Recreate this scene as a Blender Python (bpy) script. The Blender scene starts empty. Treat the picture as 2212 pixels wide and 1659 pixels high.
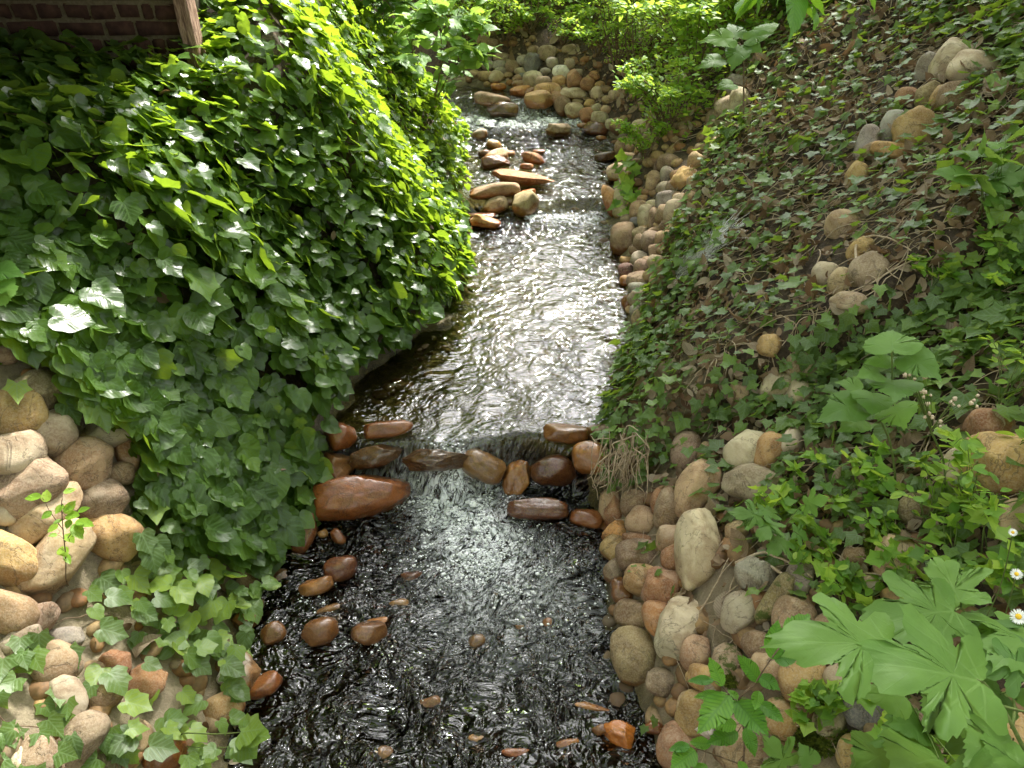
import bpy, bmesh, math, random
import numpy as np
from math import radians as RAD, sin, cos, tan, pi
random.seed(7); rng = np.random.default_rng(7)
scene = bpy.context.scene
COL = scene.collection

# ------------------------------------------------------------------ camera, sky, sun
PITCH = RAD(36.0); CAM = np.array([0.0, 0.0, 2.5]); FPX = 1671.0; W0, H0 = 2212.0, 1659.0
cam = bpy.data.cameras.new('camera'); camo = bpy.data.objects.new('camera', cam); COL.objects.link(camo)
cam.sensor_width = 36; cam.lens = 36 * FPX / W0; cam.clip_end = 500; cam.clip_start = 0.05
camo.location = CAM; camo.rotation_euler = (pi/2 - PITCH, 0, 0); scene.camera = camo
SUN_EL, SUN_AZ = RAD(50), RAD(24)           # azimuth clockwise from +Y
world = bpy.data.worlds.new('World'); scene.world = world; world.use_nodes = True
wn = world.node_tree; bg = wn.nodes['Background']
sky = wn.nodes.new('ShaderNodeTexSky'); sky.sky_type = 'NISHITA'; sky.sun_disc = False
sky.sun_elevation = SUN_EL; sky.sun_rotation = SUN_AZ; sky.dust_density = 4.0; sky.air_density = 1.0; sky.ozone_density = 1.0
hs = wn.nodes.new('ShaderNodeHueSaturation'); hs.inputs['Saturation'].default_value = 0.22
wn.links.new(sky.outputs[0], hs.inputs['Color']); wn.links.new(hs.outputs[0], bg.inputs[0])
bg.inputs[1].default_value = 0.125
sl = bpy.data.lights.new('sun', 'SUN'); sl.energy = 3.6; sl.angle = RAD(7); sl.color = (1.0, 0.96, 0.88)
so = bpy.data.objects.new('sun', sl); COL.objects.link(so)
so.rotation_euler = (pi/2 - SUN_EL, 0, pi - SUN_AZ + 0.0)
scene.view_settings.view_transform = 'Standard'; scene.view_settings.look = 'None'
scene.view_settings.exposure = 2.05; scene.view_settings.gamma = 1
cy = scene.cycles
cy.max_bounces = 7; cy.diffuse_bounces = 3; cy.glossy_bounces = 3; cy.transmission_bounces = 4
cy.transparent_max_bounces = 10; cy.caustics_reflective = False; cy.caustics_refractive = False
cy.use_denoising = True; cy.sample_clamp_indirect = 6

FWD = np.array([0, cos(PITCH), -sin(PITCH)]); UP = np.array([0, sin(PITCH), cos(PITCH)]); RT = np.array([1.0, 0, 0])
def ray(u, v):
    u = np.asarray(u, float); v = np.asarray(v, float)
    return FWD + ((u - W0/2)/FPX)[..., None]*RT + ((H0/2 - v)/FPX)[..., None]*UP
def at_z(u, v, z):
    d = ray(u, v); return CAM + d*((z - CAM[2])/d[..., 2])[..., None]
def at_d(u, v, d): return CAM + ray(u, v)*np.asarray(d, float)[..., None]
def project(P):
    q = np.asarray(P) - CAM; z = q @ FWD; zz = np.where(z > 0.05, z, 0.05)
    return W0/2 + FPX*(q @ RT)/zz, H0/2 - FPX*(q @ UP)/zz, z
REG = dict(A=(0,1061.8,.36), B=(0,530.9,.36), C=(619.4,796.3,.32), D=(707.8,1061.8,.36), E=(929,44.2,.24), F=(1238.7,309.7,.24),
           G=(1415.7,0,.36), H=(1415.7,530.9,.36), I=(1415.7,1061.8,.36), J=(707.8,0,.36), P=(0,0,1.0))
def px(r, x, y): o = REG[r]; return o[0] + x*o[2], o[1] + y*o[2]

# ------------------------------------------------------------------ noise
def _h(ix, iy, iz, s):
    n = (ix*374761393 + iy*668265263 + iz*2147483647 + s*974634777) & 0xffffffff
    n = ((n ^ (n >> 13))*1274126177) & 0xffffffff
    n = ((n ^ (n >> 16))*2246822519) & 0xffffffff
    return ((n ^ (n >> 15)) & 0xffffff)/float(0xffffff)*2 - 1
def vn(P, s=0):
    P = np.asarray(P, float); f = np.floor(P); i = f.astype(np.int64); t = P - f; t = t*t*(3 - 2*t); r = 0
    for a in (0, 1):
        for b in (0, 1):
            for c in (0, 1):
                w = (t[:, 0] if a else 1-t[:, 0])*(t[:, 1] if b else 1-t[:, 1])*(t[:, 2] if c else 1-t[:, 2])
                r = r + w*_h(i[:, 0]+a, i[:, 1]+b, i[:, 2]+c, s)
    return r
def fbm(P, s=0, o=4, g=.5):
    r = 0; a = 1; P = np.asarray(P, float)
    for k in range(o): r = r + a*vn(P*2**k + 17.3*k, s + k); a *= g
    return r
def n2(x, y, s=0, o=3): return fbm(np.stack([x, y, np.zeros_like(x)], 1), s, o)
def sm(a, b, x): t = np.clip((x - a)/(b - a), 0, 1); return t*t*(3 - 2*t)

# ------------------------------------------------------------------ the lie of the land
LP = [(480,1659,0),(500,1500,0),(520,1350,0),(545,1220,0),(625,1130,0),(665,1050,.06),(690,960,.22),(760,830,.225),(880,750,.235),(960,660,.25),(960,520,.27),(975,400,.37),(975,300,.42)]
RP = [(1430,1659,0),(1350,1450,0),(1318,1300,0),(1302,1150,0),(1305,1010,.1),(1312,930,.22),(1368,740,.235),(1350,600,.26),(1325,480,.285),(1325,400,.37),(1335,310,.41),(1290,275,.42),(1205,247,.44),(1190,215,.56),(1130,198,.56),(1060,190,.56),(1000,186,.56)]
LL = np.array([at_z(np.float64(a), np.float64(b), c)[:2] for a, b, c in LP]); RR = np.array([at_z(np.float64(a), np.float64(b), c)[:2] for a, b, c in RP])
LL = np.vstack([[LL[0, 0]+.05, -6], LL, [[-.9, 6.75], [-2.4, 6.95], [-9, 7.6]]])
RR = np.vstack([[RR[0, 0]+.1, -6], RR, [[-2.2, 7.85], [-9, 8.6]]])
def pdist(x, y, L):
    best = np.full(x.shape, 1e9)
    for (ax, ay), (bx, by) in zip(L[:-1], L[1:]):
        dx, dy = bx-ax, by-ay; t = np.clip(((x-ax)*dx + (y-ay)*dy)/(dx*dx + dy*dy), 0, 1)
        best = np.minimum(best, (x-ax-t*dx)**2 + (y-ay-t*dy)**2)
    return np.sqrt(best)
POLY = np.vstack([LL, RR[::-1]])
def inside(x, y, P=POLY):
    c = np.zeros(x.shape, bool)
    for (ax, ay), (bx, by) in zip(P, np.roll(P, -1, 0)):
        if ay == by: continue
        c ^= ((ay > y) != (by > y)) & (x < (bx-ax)*(y-ay)/(by-ay) + ax)
    return c
def crest(x): return 2.68 - .12*sm(.05, .45, x) - .03*sm(-.3, -.6, x) + .03*np.sin(x*8+1) + .012*np.sin(x*23)
def zw(x, y):
    c = crest(x)
    return (.22*sm(c-.06-.14*np.exp(-((x+.28)/.12)**2), c+.05, y) + .06*np.clip((y-2.8)/2.25, 0, 1) + .08*sm(5.07, 5.17, y + .04*np.sin(x*9))
            + .07*np.clip((y-5.2)/1.6, 0, 1) + .13*sm(6.78, 6.9, y + .04*np.sin(x*7+1)))
def HT(x, y, detail=True):
    x = np.asarray(x, float); y = np.asarray(y, float)
    ins = inside(x, y); dl = pdist(x, y, LL); dr = pdist(x, y, RR); z0 = zw(np.clip(x, -1.5, 1.5), y)
    n = n2(x*1.3, y*1.3, 5) if detail else 0
    shal = sm(2.7, 2.9, y)*sm(5, 4.6, y)
    bed = z0 - .15*np.minimum(sm(0, .3, dr), sm(0, .3 + .5*shal, dl)) - .01 + (n2(x*6, y*6, 9)*.02 if detail else 0)
    bed = bed - .10*np.exp(-((y-2.35)/.3)**2)*sm(0, .3, np.minimum(dl, dr)) + .045*np.exp(-((y-crest(x)-.04)/.05)**2)
    # left bank
    s = 1.05 + .95*sm(1.5, 2.3, y) - .5*sm(3.6, 5, y)
    cap = 1.20 + .62*sm(3.95, 4.6, y) + .3*sm(-1.35, -1.1, x)*sm(2.9, 3.6, y)
    f = s*dl; lb = z0 + np.where(f < cap*.85, f, cap*.85 + (1 - np.exp(-(f-cap*.85)/.3))*.3) + n*.05*np.clip(dl*3, 0, 1)
    # right bank
    w = sm(5.7, 7.2, y - .6*np.maximum(x-.8, 0))
    s1 = 1.25*(1-w) + .8*w; t1 = .34; s2 = .70*(1-w) + .42*w
    g = np.where(dr < t1, s1*dr, s1*t1 + s2*(dr-t1)); g = np.where(g > 2.6, 2.6 + (g-2.6)*.25, g)
    rb = z0 + g + n*.06*np.clip(dr*3, 0, 1)
    return np.where(ins, bed, np.where(dl < dr, lb, rb))
def SURF(x, y):
    h = HT(x, y); return np.where(inside(x, y), np.maximum(zw(x, y), h), h)
def hit(u, v, surf=HT):
    u = np.atleast_1d(np.asarray(u, float)); v = np.atleast_1d(np.asarray(v, float)); d = ray(u, v)
    out = np.full(u.shape, np.nan); ts = np.linspace(.8, 16, 420); prev = None
    T = ts[None, :]; P = CAM + d[:, None, :]*T[..., None]
    hz = surf(P[..., 0].ravel(), P[..., 1].ravel()).reshape(P.shape[:2]); below = P[..., 2] < hz
    k = below.argmax(1); k = np.where(below.any(1), k, len(ts)-1)
    i = np.arange(len(u)); k1 = np.maximum(k-1, 0); a = P[i, k1, 2]-hz[i, k1]; b = P[i, k, 2]-hz[i, k]
    t = ts[k1] + (ts[k]-ts[k1])*np.clip(a/np.maximum(a-b, 1e-6), 0, 1)
    return CAM + d*t[:, None], t
def normal(x, y):
    e = .04; hx = HT(x+e, y)-HT(x-e, y); hy = HT(x, y+e)-HT(x, y-e); n = np.stack([-hx, -hy, np.full_like(hx, 2*e)], 1)
    return n/np.linalg.norm(n, axis=1, keepdims=True)
def inpoly(u, v, pts): return inside(np.asarray(u, float), np.asarray(v, float), np.array(pts, float))

# ------------------------------------------------------------------ mesh helpers
def mk(name, V, T, mat, attrs=None, parent=None, loc=None, smooth=True):
    V = np.ascontiguousarray(V, np.float32); T = np.ascontiguousarray(T, np.int32)
    me = bpy.data.meshes.new(name); k = T.shape[1]
    me.vertices.add(len(V)); me.vertices.foreach_set('co', V.ravel())
    me.loops.add(T.size); me.loops.foreach_set('vertex_index', T.ravel())
    me.polygons.add(len(T)); me.polygons.foreach_set('loop_start', np.arange(len(T), dtype=np.int32)*k)
    try: me.polygons.foreach_set('loop_total', np.full(len(T), k, np.int32))
    except Exception: pass
    if smooth: me.polygons.foreach_set('use_smooth', np.ones(len(T), bool))
    for an, av in (attrs or {}).items():
        av = np.asarray(av, np.float32)
        if av.ndim == 2: at = me.attributes.new(an, 'FLOAT_VECTOR', 'POINT'); at.data.foreach_set('vector', av.ravel())
        else: at = me.attributes.new(an, 'FLOAT', 'POINT'); at.data.foreach_set('value', av.ravel())
    me.update(calc_edges=True); me.validate()
    if mat: me.materials.append(mat)
    o = bpy.data.objects.new(name, me); COL.objects.link(o)
    if parent: o.parent = parent
    if loc is not None: o.location = loc
    return o
def tag(o, label=None, cat=None, group=None, kind=None):
    if label: o['label'] = label
    if cat: o['category'] = cat
    if group: o['group'] = group
    if kind: o['kind'] = kind
    return o
def empty(name, loc, label, cat, group=None):
    o = bpy.data.objects.new(name, None); COL.objects.link(o); o.location = tuple(loc); o.empty_display_size = .05
    return tag(o, label, cat, group)
class MB:
    def __init__(s): s.v = []; s.t = []; s.a = {}; s.n = 0
    def add(s, V, T, **at):
        s.v.append(V); s.t.append(np.asarray(T) + s.n); s.n += len(V)
        for k, x in at.items(): s.a.setdefault(k, []).append(np.broadcast_to(np.asarray(x, float), (len(V),) + np.shape(x)[1:] if np.ndim(x) > 1 else (len(V),)))
    def build(s, name, mat, parent=None, loc=None, smooth=True):
        V = np.vstack(s.v); 
        if loc is not None: V = V - np.asarray(loc)
        elif parent is not None: V = V - np.array(parent.location)
        return mk(name, V, np.vstack(s.t), mat, {k: np.concatenate(x) for k, x in s.a.items()}, parent, loc, smooth)
def tube(P, r, n=5):
    P = np.asarray(P, float); m = len(P); r = np.broadcast_to(np.asarray(r, float), (m,))
    t = np.gradient(P, axis=0); t /= np.linalg.norm(t, axis=1, keepdims=True) + 1e-9
    a = np.cross(t, [0.31, 0.2, 0.93]); a /= np.linalg.norm(a, axis=1, keepdims=True) + 1e-9; b = np.cross(t, a)
    th = np.arange(n)*2*pi/n
    V = P[:, None] + r[:, None, None]*(np.cos(th)[None, :, None]*a[:, None] + np.sin(th)[None, :, None]*b[:, None]); V = V.reshape(-1, 3)
    T = []
    for i in range(m-1):
        for j in range(n):
            p, q, s_, w = i*n+j, i*n+(j+1) % n, (i+1)*n+(j+1) % n, (i+1)*n+j; T += [(p, q, s_), (p, s_, w)]
    return V, np.array(T)
def smoothline(P, k=4):
    P = np.asarray(P, float); n = len(P); t = np.linspace(0, n-1, (n-1)*k+1); i = np.clip(t.astype(int), 0, n-2); f = (t-i)[:, None]
    p0 = P[np.maximum(i-1, 0)]; p1 = P[i]; p2 = P[i+1]; p3 = P[np.minimum(i+2, n-1)]
    return .5*(2*p1 + (p2-p0)*f + (2*p0-5*p1+4*p2-p3)*f**2 + (3*p1-p0-3*p2+p3)*f**3)
def ico(sub):
    bm = bmesh.new(); bmesh.ops.create_icosphere(bm, subdivisions=sub, radius=1)
    V = np.array([v.co[:] for v in bm.verts]); T = np.array([[v.index for v in f.verts] for f in bm.faces]); bm.free(); return V, T
ICO = {k: ico(k) for k in (2, 3, 4, 5)}

# ------------------------------------------------------------------ node helpers
class NT:
    def __init__(s, name):
        s.m = bpy.data.materials.new(name); s.m.use_nodes = True; s.t = s.m.node_tree; s.t.nodes.clear()
        s.out = s.t.nodes.new('ShaderNodeOutputMaterial')
    def n(s, ty, **kw):
        x = s.t.nodes.new('ShaderNode' + ty)
        for k, v in kw.items(): setattr(x, k, v)
        return x
    def L(s, a, b): s.t.links.new(a, b)
    def put(s, sock, v):
        if isinstance(v, bpy.types.NodeSocket): s.L(v, sock)
        elif isinstance(v, bpy.types.Node): s.L(v.outputs[0], sock)
        elif isinstance(v, (tuple, list)) and len(v) == 3 and sock.type == 'RGBA': sock.default_value = (*v, 1)
        else: sock.default_value = v
    def math(s, op, a, b=0.0, c=None, clamp=False):
        x = s.n('Math', operation=op, use_clamp=clamp); s.put(x.inputs[0], a); s.put(x.inputs[1], b)
        if c is not None: s.put(x.inputs[2], c)
        return x.outputs[0]
    def step(s, v, a, b, lo=0., hi=1.):
        x = s.n('MapRange', interpolation_type='SMOOTHSTEP'); s.put(x.inputs[0], v)
        for i, q in enumerate((a, b, lo, hi)): s.put(x.inputs[i+1], q)
        return x.outputs[0]
    def mix(s, f, a, b, mode='MIX'):
        x = s.n('Mix', data_type='RGBA', blend_type=mode); s.put(x.inputs[0], f); s.put(x.inputs[6], a); s.put(x.inputs[7], b); return x.outputs[2]
    def noise(s, scale, vec=None, detail=4, rough=.55, dist=0):
        x = s.n('TexNoise'); x.inputs['Scale'].default_value = scale; x.inputs['Detail'].default_value = detail
        x.inputs['Roughness'].default_value = rough; x.inputs['Distortion'].default_value = dist
        if vec is not None: s.L(vec, x.inputs['Vector'])
        return x.outputs[0]
    def attr(s, name, out='Fac', ty='GEOMETRY'):
        x = s.n('Attribute', attribute_type=ty, attribute_name=name); return x.outputs[out]
    def bump(s, h, strength, dist, nrm=None):
        x = s.n('Bump'); s.put(x.inputs['Height'], h); s.put(x.inputs['Strength'], strength); x.inputs['Distance'].default_value = dist
        if nrm is not None: s.L(nrm, x.inputs['Normal'])
        return x.outputs[0]
    def prin(s, **kw):
        x = s.n('BsdfPrincipled')
        for k, v in kw.items(): s.put(x.inputs[k.replace('_', ' ')], v)
        return x
    def done(s, sh): s.L(sh.outputs[0] if isinstance(sh, bpy.types.Node) else sh, s.out.inputs[0]); return s.m

def mat_stone():
    k = NT('stone'); oi = k.n('ObjectInfo'); tc = k.n('TexCoord'); ge = k.n('NewGeometry')
    add = k.n('VectorMath', operation='ADD'); k.L(tc.outputs['Object'], add.inputs[0])
    sc = k.n('VectorMath', operation='SCALE'); sc.inputs[0].default_value = (31, 17, 23); k.L(oi.outputs['Random'], sc.inputs['Scale']); k.L(sc.outputs[0], add.inputs[1])
    v = add.outputs[0]; base = oi.outputs['Color']
    big = k.noise(9, v, 5, .6, .6); fine = k.noise(160, v, 6, .7); mid = k.noise(38, v, 6, .72)
    c = k.mix(k.step(big, .38, .62), k.mix(1, base, (.60, .52, .46), 'MULTIPLY'), base)
    sec = k.mix(k.math('MULTIPLY', k.step(oi.outputs['Random'], .45, .6), 1), (.42, .33, .19), (.50, .45, .37)); sec = k.mix(.55, sec, base)
    c = k.mix(k.math('MULTIPLY', k.step(k.noise(6, v, 3, .5, 1.5), .52, .72), .55), c, sec)
    c = k.mix(k.math('MULTIPLY', k.step(mid, .5, .75), .35), c, (.12, .09, .06))
    c = k.mix(k.step(fine, .40, .62, 0, .42), c, k.mix(.5, c, (.62, .54, .42)))
    # thin cracks
    w = k.noise(7, v, 6, .6, 1.0); crack = k.math('ABSOLUTE', k.math('SUBTRACT', w, .5)); cr = k.step(crack, .0, .012, .55, 0)
    c = k.mix(cr, c, (.06, .045, .03))
    # damp below the splash line of each stone
    sep = k.n('SeparateXYZ'); k.L(ge.outputs['Position'], sep.inputs[0])
    wl = k.attr('wet', ty='OBJECT'); h = k.math('SUBTRACT', sep.outputs[2], wl); h = k.math('ADD', h, k.math('MULTIPLY', k.math('SUBTRACT', big, .5), .12))
    wet = k.step(h, -.015, .015, 1, 0)
    c = k.mix(wet, c, k.mix(1, c, (.66, .40, .18), 'MULTIPLY'))
    mo = k.attr('moss', ty='OBJECT'); mm = k.math('MULTIPLY', k.step(k.noise(14, v, 5, .7), .5, .6), mo)
    c = k.mix(mm, c, (.07, .10, .015))
    ro = k.math('ADD', k.math('MULTIPLY', wet, -.6), .84); ro = k.math('ADD', ro, k.math('MULTIPLY', mid, .1))
    b = k.bump(fine, .35, .003); b = k.bump(mid, .45, .008, b); b = k.bump(k.math('MULTIPLY', cr, -1), .5, .004, b)
    p = k.prin(Base_Color=c, Roughness=ro, Normal=b); k.L(k.math('MULTIPLY', wet, k.step(mid, .38, .55, .25, .9)), p.inputs['Coat Weight']); p.inputs['Coat Roughness'].default_value = .04
    k.L(k.bump(big, .25, .02, k.bump(mid, .18, .006)), p.inputs['Coat Normal'])
    return k.done(p)

def mat_leaf(name, cols, trans, vein=(.2, .3, .08), rough=.32, tfac=.4, kind='palm', spec=.5, veinw=1.0, under=(.12, .2, .04), spots=.0):
    k = NT(name); r = k.attr('rnd'); lc = k.attr('lc', 'Vector'); sp = k.n('SeparateXYZ'); k.L(lc, sp.inputs[0])
    ax = k.math('ABSOLUTE', sp.outputs[0]); y = sp.outputs[1]
    cr = k.n('ValToRGB'); k.L(r, cr.inputs[0]); el = cr.color_ramp.elements
    el[0].position = 0; el[0].color = (*cols[0], 1); el[1].position = 1; el[1].color = (*cols[-1], 1)
    for i, c in enumerate(cols[1:-1]): e = el.new((i+1)/(len(cols)-1)); e.color = (*c, 1)
    if kind == 'palm':
        d = None
        for a in (0, 38, 78):
            q = k.math('ABSOLUTE', k.math('SUBTRACT', k.math('MULTIPLY', ax, cos(RAD(a))), k.math('MULTIPLY', y, sin(RAD(a)))))
            al = k.math('ADD', k.math('MULTIPLY', ax, sin(RAD(a))), k.math('MULTIPLY', y, cos(RAD(a))))
            q = k.math('ADD', q, k.step(al, -.02, .02, 1, 0)); q = k.math('ADD', q, k.math('MULTIPLY', al, .012))
            d = q if d is None else k.math('MINIMUM', d, q)
        side = k.math('PINGPONG', k.math('ADD', k.math('MULTIPLY', y, 5.), k.math('MULTIPLY', ax, -5.5)), .5)
        d = k.math('MINIMUM', d, k.math('ADD', k.math('MULTIPLY', side, .16), .012))
    elif kind == 'pinnate':
        side = k.math('PINGPONG', k.math('SUBTRACT', k.math('MULTIPLY', y, 11.), k.math('MULTIPLY', ax, 9.)), .5)
        d = k.math('MINIMUM', ax, k.math('MULTIPLY', side, .10))
    else: d = ax
    vm = k.step(d, .006*veinw, .030*veinw, 1, 0)
    tex = k.n('TexCoord'); nz = k.noise(28, tex.outputs['Object'], 4, .6); dust = k.noise(260, tex.outputs['Object'], 3, .7)
    c = k.mix(k.step(nz, .35, .7, 0, .45), cr.outputs[0], k.mix(1, cr.outputs[0], (.6, .68, .6), 'MULTIPLY'))
    c = k.mix(k.math('MULTIPLY', vm, .42), c, vein)
    if spots: c = k.mix(k.math('MULTIPLY', k.step(dust, .52, .66), spots), c, (.34, .33, .24))
    ge = k.n('NewGeometry'); c2 = k.mix(ge.outputs['Backfacing'], c, k.mix(.55, c, under))
    b = k.bump(vm, .12, .002); b = k.bump(nz, .25, .004, b)
    p = k.prin(Base_Color=c2, Roughness=k.math('ADD', rough, k.math('MULTIPLY', ge.outputs['Backfacing'], .3)), Normal=b); p.inputs['Specular IOR Level'].default_value = spec
    t = k.n('BsdfTranslucent'); k.put(t.inputs[0], k.mix(k.math('MULTIPLY', vm, .35), k.mix(k.step(r, 0, 1, .0, .5), trans, (trans[0]*1.25, trans[1]*1.1, trans[2]*.8)), (trans[0]*.4, trans[1]*.5, trans[2]*.4))); k.L(b, t.inputs['Normal'])
    m = k.n('MixShader'); m.inputs[0].default_value = tfac; k.L(p.outputs[0], m.inputs[1]); k.L(t.outputs[0], m.inputs[2])
    return k.done(m)

def mat_simple(name, c1, c2, scale=40, rough=.8, bump=.4, dist=.005, spec=.3, stretch=None, translucent=0):
    k = NT(name); tc = k.n('TexCoord'); v = tc.outputs['Object']
    if stretch: mp = k.n('Mapping'); mp.inputs['Scale'].default_value = stretch; k.L(v, mp.inputs['Vector']); v = mp.outputs[0]
    n = k.noise(scale, v, 6, .65); c = k.mix(k.step(n, .35, .68), c1, c2)
    p = k.prin(Base_Color=c, Roughness=rough, Normal=k.bump(n, bump, dist)); p.inputs['Specular IOR Level'].default_value = spec
    return k.done(p)

def mat_ground():
    k = NT('bank_soil'); tc = k.n('TexCoord'); v = tc.outputs['Object']; z = k.attr('zone')   # 0 soil, 1 mortar, 2 stream bed
    a = k.noise(5, v, 8, .65, .5); b = k.noise(45, v, 8, .7); f = k.noise(220, v, 4, .7)
    soil = k.mix(k.step(a, .35, .65), (.030, .021, .013), (.08, .054, .033)); soil = k.mix(k.step(b, .45, .7), soil, (.14, .10, .064))
    mort = k.mix(k.step(a, .35, .65), (.25, .20, .13), (.36, .30, .20)); mort = k.mix(k.step(b, .4, .7, 0, .6), mort, (.15, .115, .07)); mort = k.mix(k.step(f, .5, .75, 0, .5), mort, (.45, .39, .28))
    bed = k.mix(k.step(a, .38, .62), (.020, .017, .006), (.085, .066, .018)); bed = k.mix(k.step(b, .5, .66, 0, .8), bed, (.17, .13, .035)); bed = k.mix(k.step(f, .54, .66, 0, .9), bed, (.26, .22, .09))
    c = k.mix(k.step(z, 0, 1), soil, mort); c = k.mix(k.step(z, 1, 2), c, bed)
    n = k.bump(f, .6, .004); n = k.bump(b, .8, .02, n)
    return k.done(k.prin(Base_Color=c, Roughness=k.step(z, 1, 2, .9, .35), Normal=n))

def mat_water():
    k = NT('stream_water'); uv = k.attr('flow', 'Vector'); tb = k.attr('turb'); fo = k.attr('foam')
    def mp(sx, sy): m = k.n('Mapping'); m.inputs['Scale'].default_value = (sx, sy, 1); k.L(uv, m.inputs['Vector']); return m.outputs[0]
    a = k.noise(7.5, mp(1.0, 1.1), 2, .5, .8); b = k.noise(19, mp(.9, 1.15), 2, .5, .7); c = k.noise(50, mp(.9, 1.15), 1, .5, .4)
    pt = k.step(k.noise(2.6, mp(1, .5), 3, .6, 1), .35, .68, .45, 1.2); pf = k.step(k.noise(4.5, mp(1, .6), 3, .6, 1), .4, .62, .25, 1.25)
    b1 = k.bump(c, k.math('MULTIPLY', k.math('ADD', k.math('MULTIPLY', tb, .75), .26), pf), .014)
    b2 = k.bump(b, k.math('MULTIPLY', k.math('ADD', k.math('MULTIPLY', tb, 1.5), .24), pt), .06, b1)
    b3 = k.bump(a, k.math('ADD', k.math('MULTIPLY', tb, .9), .14), .12, b2)
    fr = k.n('Fresnel'); fr.inputs[0].default_value = 1.42; k.L(b3, fr.inputs['Normal'])
    fac = k.math('ADD', k.math('MULTIPLY', fr.outputs[0], 1.9), .01, clamp=True)
    tr = k.n('BsdfTransparent'); k.put(tr.inputs[0], k.mix(k.step(k.attr('deep'), 0, 1), (.66, .64, .42), (.20, .18, .12)))
    gl = k.n('BsdfGlossy'); gl.inputs['Roughness'].default_value = .02; k.L(b3, gl.inputs['Normal'])
    m = k.n('MixShader'); k.L(fac, m.inputs[0]); k.L(tr.outputs[0], m.inputs[1]); k.L(gl.outputs[0], m.inputs[2])
    df = k.prin(Base_Color=(.82, .86, .88), Roughness=.35, Normal=b3)
    ff = k.math('MULTIPLY', fo, k.step(k.noise(48, mp(1, .6), 6, .8, 1.2), .43, .56)); ff = k.math('MULTIPLY', ff, .9, clamp=True)
    m2 = k.n('MixShader'); k.L(ff, m2.inputs[0]); k.L(m.outputs[0], m2.inputs[1]); k.L(df.outputs[0], m2.inputs[2])
    return k.done(m2)

M = {}
M['stone'] = mat_stone(); M['ground'] = mat_ground(); M['water'] = mat_water()
M['ivy'] = mat_leaf('large_ivy_leaf', [(.034, .070, .016), (.052, .108, .018), (.090, .170, .022), (.18, .28, .03)], (.36, .54, .03), (.16, .28, .08), .27, .42, veinw=1.6, spec=.5, spots=.10)
M['ivy2'] = mat_leaf('small_ivy_leaf', [(.045, .085, .020), (.072, .138, .024), (.12, .21, .03), (.22, .32, .04)], (.38, .55, .05), (.24, .36, .15), .42, .33, spec=.42, veinw=1.5, spots=.14)
M['dead'] = mat_leaf('dead_leaf', [(.11, .065, .038), (.22, .15, .095), (.34, .26, .18), (.46, .39, .30)], (.3, .16, .07), (.2, .12, .07), .8, .2, 'pinnate', spec=.15, under=(.33, .25, .17))
M['mulberry'] = mat_leaf('mulberry_leaf', [(.075, .165, .032), (.11, .22, .042), (.17, .31, .055)], (.36, .56, .09), (.22, .36, .10), .5, .36, 'palm', spec=.3, veinw=.7)
M['elm'] = mat_leaf('seedling_leaf', [(.05, .17, .02), (.09, .27, .02), (.16, .36, .03)], (.36, .66, .04), (.05, .16, .02), .45, .42, 'pinnate', spec=.4)
M['bush'] = mat_leaf('shrub_leaf', [(.06, .14, .02), (.11, .24, .03), (.20, .36, .045), (.33, .45, .06)], (.52, .74, .08), (.15, .3, .05), .5, .42, 'mid', spec=.35)
M['lime'] = mat_leaf('young_seedling_leaf', [(.14, .30, .03), (.22, .40, .04), (.32, .46, .06)], (.50, .70, .06), (.10, .24, .03), .45, .42, 'pinnate', spec=.35)
M['stem'] = mat_simple('woody_stem', (.10, .065, .04), (.24, .17, .11), 60)
M['gstem'] = mat_simple('green_stem', (.09, .14, .03), (.16, .20, .06), 60)
M['root'] = mat_simple('pale_root', (.34, .25, .16), (.50, .41, .30), 80)
M['moss'] = mat_simple('moss', (.05, .075, .008), (.16, .19, .02), 50, 1, .8)
M['brick'] = mat_simple('old_brick', (.055, .027, .018), (.10, .052, .032), 22, .95, .6, .006)
M['mortar'] = mat_simple('lime_mortar', (.17, .14, .08), (.24, .20, .12), 60, .95, .6)
M['wood'] = mat_simple('weathered_timber', (.16, .09, .06), (.46, .31, .22), 30, .85, .9, .012, stretch=(5, 5, .6))
M['bark'] = mat_simple('bark', (.07, .05, .035), (.17, .13, .10), 18, .95, .9, .03, stretch=(3, 3, .5))
M['web'] = mat_simple('silk', (.75, .75, .72), (.85, .85, .82), 60, .6)
M['white'] = mat_simple('white_petal', (.75, .75, .72), (.85, .85, .82), 60, .6)
M['yellow'] = mat_simple('yellow_disc', (.75, .42, .03), (.8, .55, .05), 200, .8)
M['fluff'] = mat_simple('seed_fluff', (.55, .42, .28), (.66, .55, .42), 200, .9)

# ------------------------------------------------------------------ terrain and water
def axis(a, b, step, lo, hi, gr=1.35):
    c = list(np.arange(a, b+1e-6, step)); s = step; p = c[-1]; q = c[0]; L = []; R = []
    while p < hi: s *= gr; p += s; R.append(p)
    s = step
    while q > lo: s *= gr; q -= s; L.append(q)
    return np.array(L[::-1] + c + R)
gx = axis(-2.6, 3.6, .03, -60, 60); gy = axis(.6, 8.8, .03, -40, 90)
X, Y = np.meshgrid(gx, gy); x, y = X.ravel(), Y.ravel(); z = HT(x, y)
z = z + np.where(inside(x, y), 0, .012*n2(x*14, y*14, 31))
far = sm(10, 40, np.hypot(x, y)); z = z*(1-far*.0)
nx, ny = len(gx), len(gy); ii = (np.arange(ny-1)[:, None]*nx + np.arange(nx-1)[None]).ravel()
Q = np.stack([ii, ii+1, ii+nx+1, ii+nx], 1)
pu, pv, pz = project(np.stack([x, y, z], 1)); dl, dr = pdist(x, y, LL), pdist(x, y, RR); ins = inside(x, y)
mort = np.where(dl < dr, 1-sm(1.9, 2.6, y), sm(.55, .25, dr)*sm(3.2, 2.6, y))
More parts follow.
